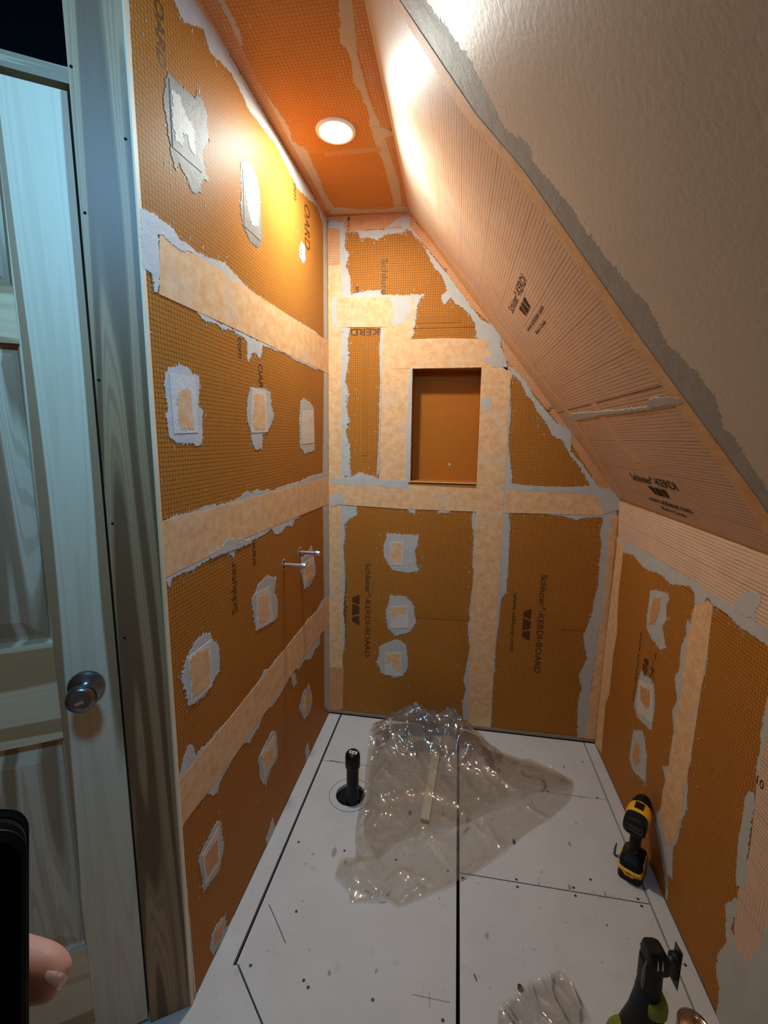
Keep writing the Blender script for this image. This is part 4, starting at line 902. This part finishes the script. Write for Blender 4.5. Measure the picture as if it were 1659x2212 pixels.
def crease_h(x, y):
    h = 0.0
    for x0, y0, x1, y1 in CREASE:
        dx, dy = x1 - x0, y1 - y0; t = min(1, max(0, ((x - x0) * dx + (y - y0) * dy) / (dx * dx + dy * dy)))
        d = math.hypot(x - x0 - dx * t, y - y0 - dy * t)
        if d < .03: h = max(h, .010 * math.exp(-d / .007))
    return h
def sheet_h(x, y):
    h = .004 + .006 * max(0, noise.noise((x * 7, y * 7, 2.2)))
    for cx, cy, a, rx, ry in HEAP: h += a * math.exp(-((x - cx) / rx) ** 2 - ((y - cy) / ry) ** 2)
    k = .45 + h * 9
    h += max(0, ridge(x, y, 6, 2.0)) ** 3 * .022 * k + max(0, ridge(x, y, 15, 5.0)) ** 5 * .006 * k + (facets(x, y, 8, 3)) * .013 * k
    h += crease_h(x, y)
    # the strip holds the film up
    d = abs((x - .566) - (y + .36) * .065)
    if -.645 < y < -.10: h = max(h, .0225 - max(0, d - .018) * .5)
    return max(h, .0025)
OUT = [(.258, -.10), (.335, -.045), (.43, -.022), (.55, -.012), (.68, -.015), (.745, -.05), (.775, -.09), (.800, -.15), (.868, -.167), (1.007, -.203), (1.162, -.287), (1.150, -.33), (1.121, -.403), (1.03, -.50), (.932, -.584), (.83, -.69), (.722, -.786), (.669, -.828), (.58, -.885), (.491, -.937), (.455, -.922), (.417, -.933), (.342, -.95), (.325, -.915), (.269, -.875), (.276, -.823), (.325, -.798), (.300, -.70), (.291, -.60), (.292, -.50), (.275, -.40), (.262, -.25)]
ps = empty('plastic_sheet', (.6, -.45, 0), 'crumpled clear plastic sheeting spread over the middle of the floor', 'plastic')
film('film', OUT, .0085, sheet_h, 'clear_plastic', ps, 3, (.6, -.45))
# folded-back second layer
FOLD = [(.275, -.12), (.45, -.03), (.66, -.03), (.79, -.16), (1.0, -.215), (1.145, -.295), (1.12, -.345), (1.0, -.37), (.86, -.45), (.70, -.58), (.50, -.68), (.44, -.72), (.40, -.80), (.33, -.70), (.30, -.45)]
def fold_h(x, y):
    return sheet_h(x, y) * .72 + .012 + max(0, ridge(x, y, 10, 9.0)) ** 3 * .018 * (.3 + sheet_h(x, y) * 8) + facets(x, y, 9, 8) * .012 * (.2 + sheet_h(x, y) * 8)
film('folded_layer', FOLD, .0095, fold_h, 'clear_plastic', ps, 4, (.6, -.45))
BAG = [(.75, -1.27), (.772, -1.173), (.776, -1.147), (.797, -1.132), (.829, -1.108), (.835, -1.095), (.853, -1.081), (.886, -1.066), (.919, -1.05), (.959, -1.024), (.965, -1.042), (.981, -1.062), (.989, -1.083), (1.006, -1.122), (.978, -1.150), (.935, -1.22), (.89, -1.30)]
def bag_h(x, y):
    c = math.exp(-((x - .92) / .08) ** 2 - ((y + 1.17) / .09) ** 2)
    return max(.003, .004 + .018 * c + max(0, ridge(x, y, 14, 4)) ** 3 * .012 + facets(x, y, 16, 6) * .010 + max(0, (ridge(x + y * .6, y * .3, 22, 6))) ** 4 * .007)
bg = empty('plastic_bag', (.92, -1.17, 0), 'small clear plastic bag lying flat at the near edge of the floor', 'bag')
film('film', BAG, .006, bag_h, 'clear_bag', bg, 6, (.92, -1.17)); film('under_layer', [(x * .94 + .050, y * .98 - .022) for x, y in BAG], .010, lambda x, y: .0012 + facets(x, y, 20, 2) * .002, 'clear_bag', bg, 7, (.92, -1.17))

# ------------------------------------------------------------------ yellow and black cordless drill standing on its battery
plain('tool_black', (0.006, 0.006, 0.006, 1), 0.5, 0.3, nz=.1, scale=200); plain('tool_yellow', srgb(246, 176, 28), 0.42, 0.5); plain('tool_grey', srgb(96, 92, 86), 0.4, 0.5)
plain('steel', (.35, .35, .36, 1), .3, .5, 1.0); plain('tool_green', srgb(122, 128, 34), .5, .4); plain('dark_steel', (.06, .06, .062, 1), .4, .5, .8)
yaw = -radians(31)
dr = empty('cordless_drill', (1.263, -.672, 0), 'yellow and black cordless drill standing on its battery by the right wall', 'drill', rot=(0, 0, yaw))
# local: +y forward (chuck), z up
def dpt(name, mat, build, parent=dr, smooth=True, bevel=0.0, **kw):
    bm = bmesh.new(); build(bm); return bm_obj(name, bm, mat, parent, smooth, bevel, **kw)
def batt(bm):
    add_loft(bm, [(0, .0, .0008, .034, .055, 6), (0, 0, .004, .0365, .0575, 6), (0, 0, .028, .0375, .0585, 6)], 28)
bt = dpt('battery', 'tool_black', batt)
dpt('battery_band', 'tool_yellow', lambda bm: add_loft(bm, [(0, 0, .0282, .0378, .0590, 6), (0, -.001, .0310, .0382, .0600, 6), (0, -.001, .043, .0382, .0600, 6), (0, 0, .046, .037, .058, 6)], 28), bt)
dpt('latch', 'tool_yellow', lambda bm: add_box(bm, (-.014, -.0665, .030), (.014, -.059, .046)), bt, False, .002)
dpt('latch_slot', 'black_gap', lambda bm: add_box(bm, (-.007, -.0672, .040), (.007, -.0664, .0425)), bt, False)
for x0, x1, z1 in ((-.033, -.012, .0345), (.016, .033, .0325)): dpt('battery_mark', 'tool_black', lambda bm: add_box(bm, (x0, -.0608, .0262), (x1, -.0585, z1)), bt, False, .001)
dpt('foot', 'tool_black', lambda bm: add_loft(bm, [(0, -.002, .0462, .0355, .055, 5), (0, -.002, .058, .0350, .053, 5), (0, -.004, .070, .030, .042, 4), (0, -.006, .080, .021, .029, 3), (0, -.006, .088, .0180, .0245, 2.6)], 28))
for s_ in (-1, 1): dpt('foot_side', 'tool_yellow', lambda bm: add_box(bm, (.0352 * s_ - .0017, -.030, .047), (.0352 * s_ + .0017, .020, .066)), dr, False, .0012)
dpt('belt_clip', 'tool_grey', lambda bm: add_tube(bm, [(-.035, -.030, .053), (-.047, -.034, .050), (-.052, -.036, .056), (-.0515, -.034, .082), (-.049, -.032, .098)], [.004, .0042, .0046, .0035, .002], 10))
dpt('handle', 'tool_black', lambda bm: add_loft(bm, [(0, -.006, .084, .0175, .0245, 2.6), (0, -.007, .110, .0165, .0230, 2.4), (0, -.007, .150, .0172, .0240, 2.4), (0, -.002, .178, .0200, .030, 2.6), (0, .002, .195, .022, .040, 3)], 24))
dpt('grip_line', 'tool_grey', lambda bm: add_tube(bm, [(-.0135, -.0262, .160), (-.0140, -.0262, .108), (-.010, -.0285, .095), (0, -.0302, .0905), (.010, -.0285, .095), (.0140, -.0262, .108), (.0135, -.0262, .160)], .0007, 6))
dpt('trigger', 'tool_black', lambda bm: add_loft(bm, [(0, .026, .146, .008, .007), (0, .031, .158, .009, .010), (0, .034, .174, .009, .008)], 16))
YR = Matrix.Translation((0, 0, .217)) @ Matrix.Rotation(-pi / 2, 4, 'X')      # local z -> +y
dpt('motor_housing', 'tool_black', lambda bm: add_loft(bm, [(0, 0, -.072, .029, .026, 3), (0, 0, -.067, .0335, .031, 3.2), (0, 0, -.040, .0345, .033, 2.8), (0, .004, -.010, .031, .036, 2.6), (0, .004, .018, .030, .035, 2.5)], 28, mat=YR))
dpt('rear_vent', 'tool_grey', lambda bm: add_tube(bm, [(x * .024, -.0728, .217 + z * .0085 - .002) for x, z in ((-1, -1), (1, -1), (1.05, 0), (1, 1), (-1, 1), (-1.05, 0), (-1, -1))], .0009, 6))
dpt('vent_slot', 'tool_grey', lambda bm: [add_tube(bm, [(-.017, -.0722, .214 + k * .004), (.017, -.0722, .214 + k * .004)], .0006, 6) for k in range(2)])
dpt('gear_case', 'tool_yellow', lambda bm: add_loft(bm, [(0, .001, -.034, .0352, .0340, 2.6), (0, .001, -.030, .0362, .0352, 2.6), (0, .001, .006, .0362, .0352, 2.4), (0, 0, .022, .0335, .0325, 2.2), (0, 0, .026, .031, .030, 2)], 32, mat=YR))
dpt('speed_switch', 'tool_black', lambda bm: add_box(bm, (-.013, -.020, .246), (.013, .010, .2545)), dr, False, .003)
dpt('torque_collar', 'tool_black', lambda bm: add_loft(bm, [(0, 0, .026, .0315, .0315, 2), (0, 0, .030, .0325, .0325, 2), (0, 0, .046, .0322, .0322, 2), (0, 0, .049, .029, .029, 2)], 32, mat=YR))
dpt('chuck', 'tool_black', lambda bm: add_loft(bm, [(0, 0, .049, .0265, .0265, 2), (0, 0, .052, .0275, .0275, 2), (0, 0, .070, .0262, .0262, 2), (0, 0, .082, .020, .020, 2), (0, 0, .088, .012, .012, 2)], 32, mat=YR))
dpt('drill_bit', 'steel', lambda bm: add_lathe(bm, [(0, .085), (.0042, .086), (.0042, .098), (.0028, .101), (.0028, .108), (0, .113)], 10, YR))

# ------------------------------------------------------------------ green and black oscillating multi-tool standing upright
mt = empty('oscillating_tool', (1.090, -1.205, 0), 'black and green oscillating multi-tool standing upright at the near right', 'power tool', rot=(0, 0, radians(8)))
mp = lambda *a, **k: dpt(*a, parent=k.pop('parent', mt), **k)
mp('battery', 'tool_black', lambda bm: add_loft(bm, [(-.062, .0, .0008, .032, .046, 5), (-.062, 0, .030, .034, .048, 5), (-.060, 0, .055, .030, .042, 4)], 24))
mp('battery_side', 'tool_green', lambda bm: add_loft(bm, [(-.058, 0, .055, .028, .036, 4), (-.058, 0, .090, .024, .028, 3), (-.057, .002, .118, .017, .022, 3), (-.055, .004, .134, .009, .014, 3)], 24))
mp('handle', 'tool_black', lambda bm: add_loft(bm, [(-.044, -.006, .060, .030, .044, 2.6), (-.030, -.006, .120, .026, .038, 2.4), (-.017, -.006, .175, .0225, .030, 2.4), (-.008, -.003, .215, .0215, .028, 2.4), (-.003, 0, .250, .0215, .026, 2.4)], 24))
mp('grip_band', 'tool_green', lambda bm: add_loft(bm, [(.002, -.006, .204, .0235, .034, 2.3), (.004, -.006, .210, .0260, .038, 2.3), (.005, -.005, .226, .0260, .037, 2.3), (.003, -.003, .234, .0235, .033, 2.3)], 28))
mp('trigger', 'tool_black', lambda bm: add_loft(bm, [(.008, -.018, .120, .011, .012, 3), (.014, -.018, .150, .012, .014, 3), (.014, -.016, .190, .011, .013, 3)], 16))
mp('neck', 'tool_black', lambda bm: add_loft(bm, [(-.001, 0, .236, .0215, .026, 2.3), (-.003, 0, .262, .0225, .026, 2.4), (-.004, 0, .290, .0210, .026, 2.6), (-.004, 0, .312, .0205, .025, 3)], 28))
mp('side_grip', 'tool_grey', lambda bm: add_tube(bm, [(-.0225, -.010, .252), (-.0245, -.012, .275), (-.0240, -.011, .300), (-.0205, -.010, .325)], [.0025, .0045, .0045, .0025], 10))
mp('gear_head', 'tool_black', lambda bm: add_loft(bm, [(.003, 0, .300, .0220, .023, 5), (.004, 0, .304, .0245, .025, 5), (.003, 0, .330, .0240, .025, 5), (-.001, 0, .345, .0195, .022, 4.5), (-.006, 0, .353, .0150, .017, 4)], 28))
plain('led_lens', srgb(230, 226, 218), .25, .6)
for x in (-.0055, .0045): mp('light_lens', 'led_lens', lambda bm, x=x: add_loft(bm, [(x, -.0215, .320, .0016, .005, 2), (x, -.0222, .328, .0020, .005, 2), (x, -.0180, .342, .0016, .005, 2)], 12), label='pale lamp slot')
XR_ = Matrix.Translation((.025, 0, .318)) @ Matrix.Rotation(pi / 2, 4, 'Y') @ Matrix.Rotation(pi, 4, 'Z')
mp('spindle', 'tool_grey', lambda bm: add_lathe(bm, [(0, 0), (.0070, 0), (.0070, .005), (.0055, .007), (.0055, .018), (0, .018)], 20, XR_))
mp('blade_holder', 'tool_black', lambda bm: add_lathe(bm, [(0, .014), (.0140, .014), (.0155, .017), (.0155, .024), (.013, .026), (0, .026)], 24, XR_))
mp('blade_tail', 'tool_black', lambda bm: add_box(bm, (.041, -.011, .276), (.051, .011, .318)), smooth=False, bevel=.003)
mp('blade', 'dark_steel', lambda bm: add_box(bm, (.0512, -.013, .252), (.0525, .013, .350)), smooth=False)

# ------------------------------------------------------------------ metal can beside the multi-tool
t_ = NT('can_metal'); t_.fin(t_.mix(t_.noise(t_.obj(), 20, 3), srgb(186, 158, 132), srgb(206, 182, 158)), .22, .5, 1.0)
plain('can_body', srgb(150, 138, 122), .4, .5, .6)
cn = empty('metal_can', (1.200, -1.190, 0), 'small metal can with domed lid beside the multi-tool', 'can')
bm = bmesh.new(); add_lathe(bm, [(0, .0005), (.031, .0005), (.033, .003), (.033, .130), (.0320, .133)], 40); bm_obj('can_wall', bm, 'can_body', cn, True)
bm = bmesh.new(); add_lathe(bm, [(.0322, .1325), (.0340, .134), (.0345, .138), (.0330, .1405), (.0312, .139), (.0300, .135), (.0288, .1345), (.024, .1375), (.0225, .1365), (.014, .1405), (0, .142)], 40); bm_obj('lid', bm, 'can_metal', cn, True)

# ------------------------------------------------------------------ hand holding a black zipped case, close to the camera
def cm(x, y, z): return CAM_LOC + CAM_ROT @ Vector((x, y, z))
def shape(P, d):            # offset of an image position at a distance in front of the camera position, used once to place the case
    return Vector(((P[0] - 829.5) / 972.54 * d, -(P[1] - 1106) / 972.54 * d, -d))
plain('case_black', (0.0025, 0.0025, 0.003, 1), .8, .04, nz=.2, scale=300, bump=.15); plain('zip_black', (.010, .011, .014, 1), .5, .2)
t_ = NT('skin'); ov = t_.obj(); n_ = t_.noise(ov, 60, 4); n2 = t_.noise(ov, 700, 2)
t_.bump(t_.math('ADD', n_, t_.math('MULTIPLY', n2, .6)), .25, .0008); t_.b.inputs['Subsurface Weight'].default_value = .15; t_.b.inputs['Subsurface Radius'].default_value = (.006, .002, .001)
t_.fin(t_.mix(n_, srgb(214, 150, 134), srgb(230, 172, 152)), .5, .4)
plain('nail', srgb(244, 206, 196), .25, .5)
RC = CAM_ROT.to_4x4()
c0 = CAM_LOC + CAM_ROT @ shape((60, 1716), .226)
hm = Matrix.Translation(c0) @ RC @ Matrix.Rotation(radians(36), 4, 'Y')     # x right, y up, z towards the viewer; origin at the back top right corner
def hobj(name, bm, mat, parent, smooth=True, bevel=0.0, **kw):
    return bm_obj(name, bm, mat, parent, smooth, bevel, **kw)
case = empty('zipped_case', c0, 'black zipped case with rounded corners held at the left edge', 'case'); case.matrix_world = hm
def rrect(x0, y0, x1, y1, r, z, k=8):
    out = []
    for cx, cy, a0 in ((x1 - r, y1 - r, 0), (x0 + r, y1 - r, pi / 2), (x0 + r, y0 + r, pi), (x1 - r, y0 + r, 1.5 * pi)):
        for i in range(k + 1):
            a = a0 + i / k * pi / 2; out.append((cx + r * cos(a), cy + r * sin(a), z))
    return out
bm = bmesh.new(); rows = []
for ins, z in ((.006, 0), (.0015, .002), (0, .006), (0, .0125), (.0008, .0128), (.0008, .0172), (0, .0175), (0, .026), (.0012, .0295), (.005, .031)):
    rows.append([bm.verts.new(p) for p in rrect(-.090 + ins, -.165 + ins, 0 - ins, 0 - ins, .0135, z)])
for a, b in zip(rows, rows[1:]):
    for k in range(len(a)): bm.faces.new((a[k], a[(k + 1) % len(a)], b[(k + 1) % len(a)], b[k]))
bm.faces.new(list(reversed(rows[0]))); bm.faces.new(rows[-1]); hobj('case_body', bm, 'case_black', case)
bm = bmesh.new(); q = rrect(-.0892, -.1642, -.0008, -.0008, .0135, .015, 24)
for p0, p1 in zip(q, q[1:] + q[:1]):
    a, b = Vector(p0), Vector(p1); L_ = (b - a).length; kk = max(1, int(L_ / .0013)); d = (b - a).normalized(); o_ = Vector((d.y, -d.x, 0))
    for j in range(kk):
        c = a + (b - a) * (j / kk) + o_ * .0004; add_tube(bm, [c + Vector((0, 0, .0016)), c - Vector((0, 0, .0016))], .00038, 5)
hobj('zip_teeth', bm, 'zip_black', case, kind='stuff')
for z in (.0065, .0245):
    bm = bmesh.new(); q = rrect(-.0902, -.1652, .0002, .0002, .0137, z, 10); add_tube(bm, q + q[:1], .0006, 6, False); hobj('seam_cord', bm, 'zip_black', case)
bm = bmesh.new(); q = rrect(-.083, -.158, -.007, -.007, .010, .0312); add_tube(bm, q + q[:1], .0010, 8, False); hobj('face_welt', bm, 'case_black', case)

h0 = CAM_LOC + CAM_ROT @ shape((62, 2115), .245)
hand = empty('person', h0, 'person holding the black zipped case, only a bent thumb showing', 'person'); hand.matrix_world = Matrix.Translation(h0) @ RC
def skin_figure(name, nodes, edges, mat, parent, sub=2):
    """one continuous skinned surface from joints with radii"""
    me = bpy.data.meshes.new(name); me.from_pydata([n[:3] for n in nodes], edges, []); o = bpy.data.objects.new(name, me); COL.objects.link(o)
    m = o.modifiers.new('skin', 'SKIN'); m.use_smooth_shade = True
    for i, n in enumerate(nodes): me.skin_vertices[0].data[i].radius = (n[3], n[4] if len(n) > 4 else n[3])
    me.skin_vertices[0].data[0].use_root = True
    s = o.modifiers.new('sub', 'SUBSURF'); s.levels = sub; s.render_levels = sub
    bpy.context.view_layer.update(); dg = bpy.context.evaluated_depsgraph_get()
    nm = bpy.data.meshes.new_from_object(o.evaluated_get(dg)); bpy.data.objects.remove(o); bpy.data.meshes.remove(me)
    nm.name = name
    for p in nm.polygons: p.use_smooth = True
    nm.materials.clear(); nm.materials.append(MATS[mat]); ob = bpy.data.objects.new(name, nm); COL.objects.link(ob); ob.parent = parent; return ob
# x right, y up, z towards the viewer; the palm lies behind the case, the thumb points right past its edge
nodes = [(-.058, -.006, -.022, .024), (-.070, -.040, -.022, .028), (-.082, -.090, -.026, .028), (-.095, -.150, -.034, .026), (-.110, -.230, -.046, .030),
         (-.038, -.001, -.016, .0160), (-.018, .0045, -.004, .0140), (.0005, .0050, .000, .0140), (.0100, .0035, .0010, .0132), (.0170, .0010, .0016, .0102), (.0208, -.0002, .0018, .0062),
         (-.060, .030, -.024, .012), (-.068, .062, -.020, .0105), (-.076, .088, -.012, .0092), (-.081, .104, -.002, .0080),
         (-.074, .030, -.020, .0125), (-.084, .066, -.014, .0108), (-.092, .094, -.006, .0094), (-.096, .110, .005, .0080),
         (-.088, .022, -.014, .0120), (-.099, .054, -.006, .0102), (-.106, .080, .002, .0090), (-.108, .094, .013, .0076),
         (-.098, .008, -.008, .0108), (-.111, .034, .002, .0090), (-.117, .052, .010, .0078), (-.118, .062, .019, .0066)]
edges = [(0, 1), (1, 2), (2, 3), (3, 4), (0, 5), (5, 6), (6, 7), (7, 8), (8, 9), (9, 10), (0, 11), (11, 12), (12, 13), (13, 14), (0, 15), (15, 16), (16, 17), (17, 18), (1, 19), (19, 20), (20, 21), (21, 22), (1, 23), (23, 24), (24, 25), (25, 26)]
skin_ob = skin_figure('hand_skin', nodes, edges, 'skin', hand)
# thumb nail: a curved plate let into the viewer's side of the thumb's end
from mathutils.bvhtree import BVHTree
tree = BVHTree.FromPolygons([v.co for v in skin_ob.data.vertices], [list(p.vertices) for p in skin_ob.data.polygons])
eye = hand.matrix_world.inverted() @ CAM_LOC
bm = bmesh.new(); rw = []
for i in range(17):
    u_ = i / 16; row = []
    for j in range(13):
        w_ = j / 12 * 2 - 1; hw = .0052 * (1 - .3 * (1 - u_) ** 2)
        x = .0088 + .0128 * u_ - .0016 * w_ * w_ * (1 if u_ > .5 else -1); y = .0010 - .0030 * u_ + w_ * hw
        d = (Vector((x, y, 0)) - eye).normalized(); hit = tree.ray_cast(eye, d)[0]
        row.append(bm.verts.new(hit - d * (.0007 - .0005 * w_ * w_)) if hit is not None else None)
    rw.append(row)
for a, b in zip(rw, rw[1:]):
    for j in range(12):
        f = [a[j], a[j + 1], b[j + 1], b[j]]
        if None not in f: bm.faces.new(f)
hobj('thumb_nail', bm, 'nail', hand, 'all')
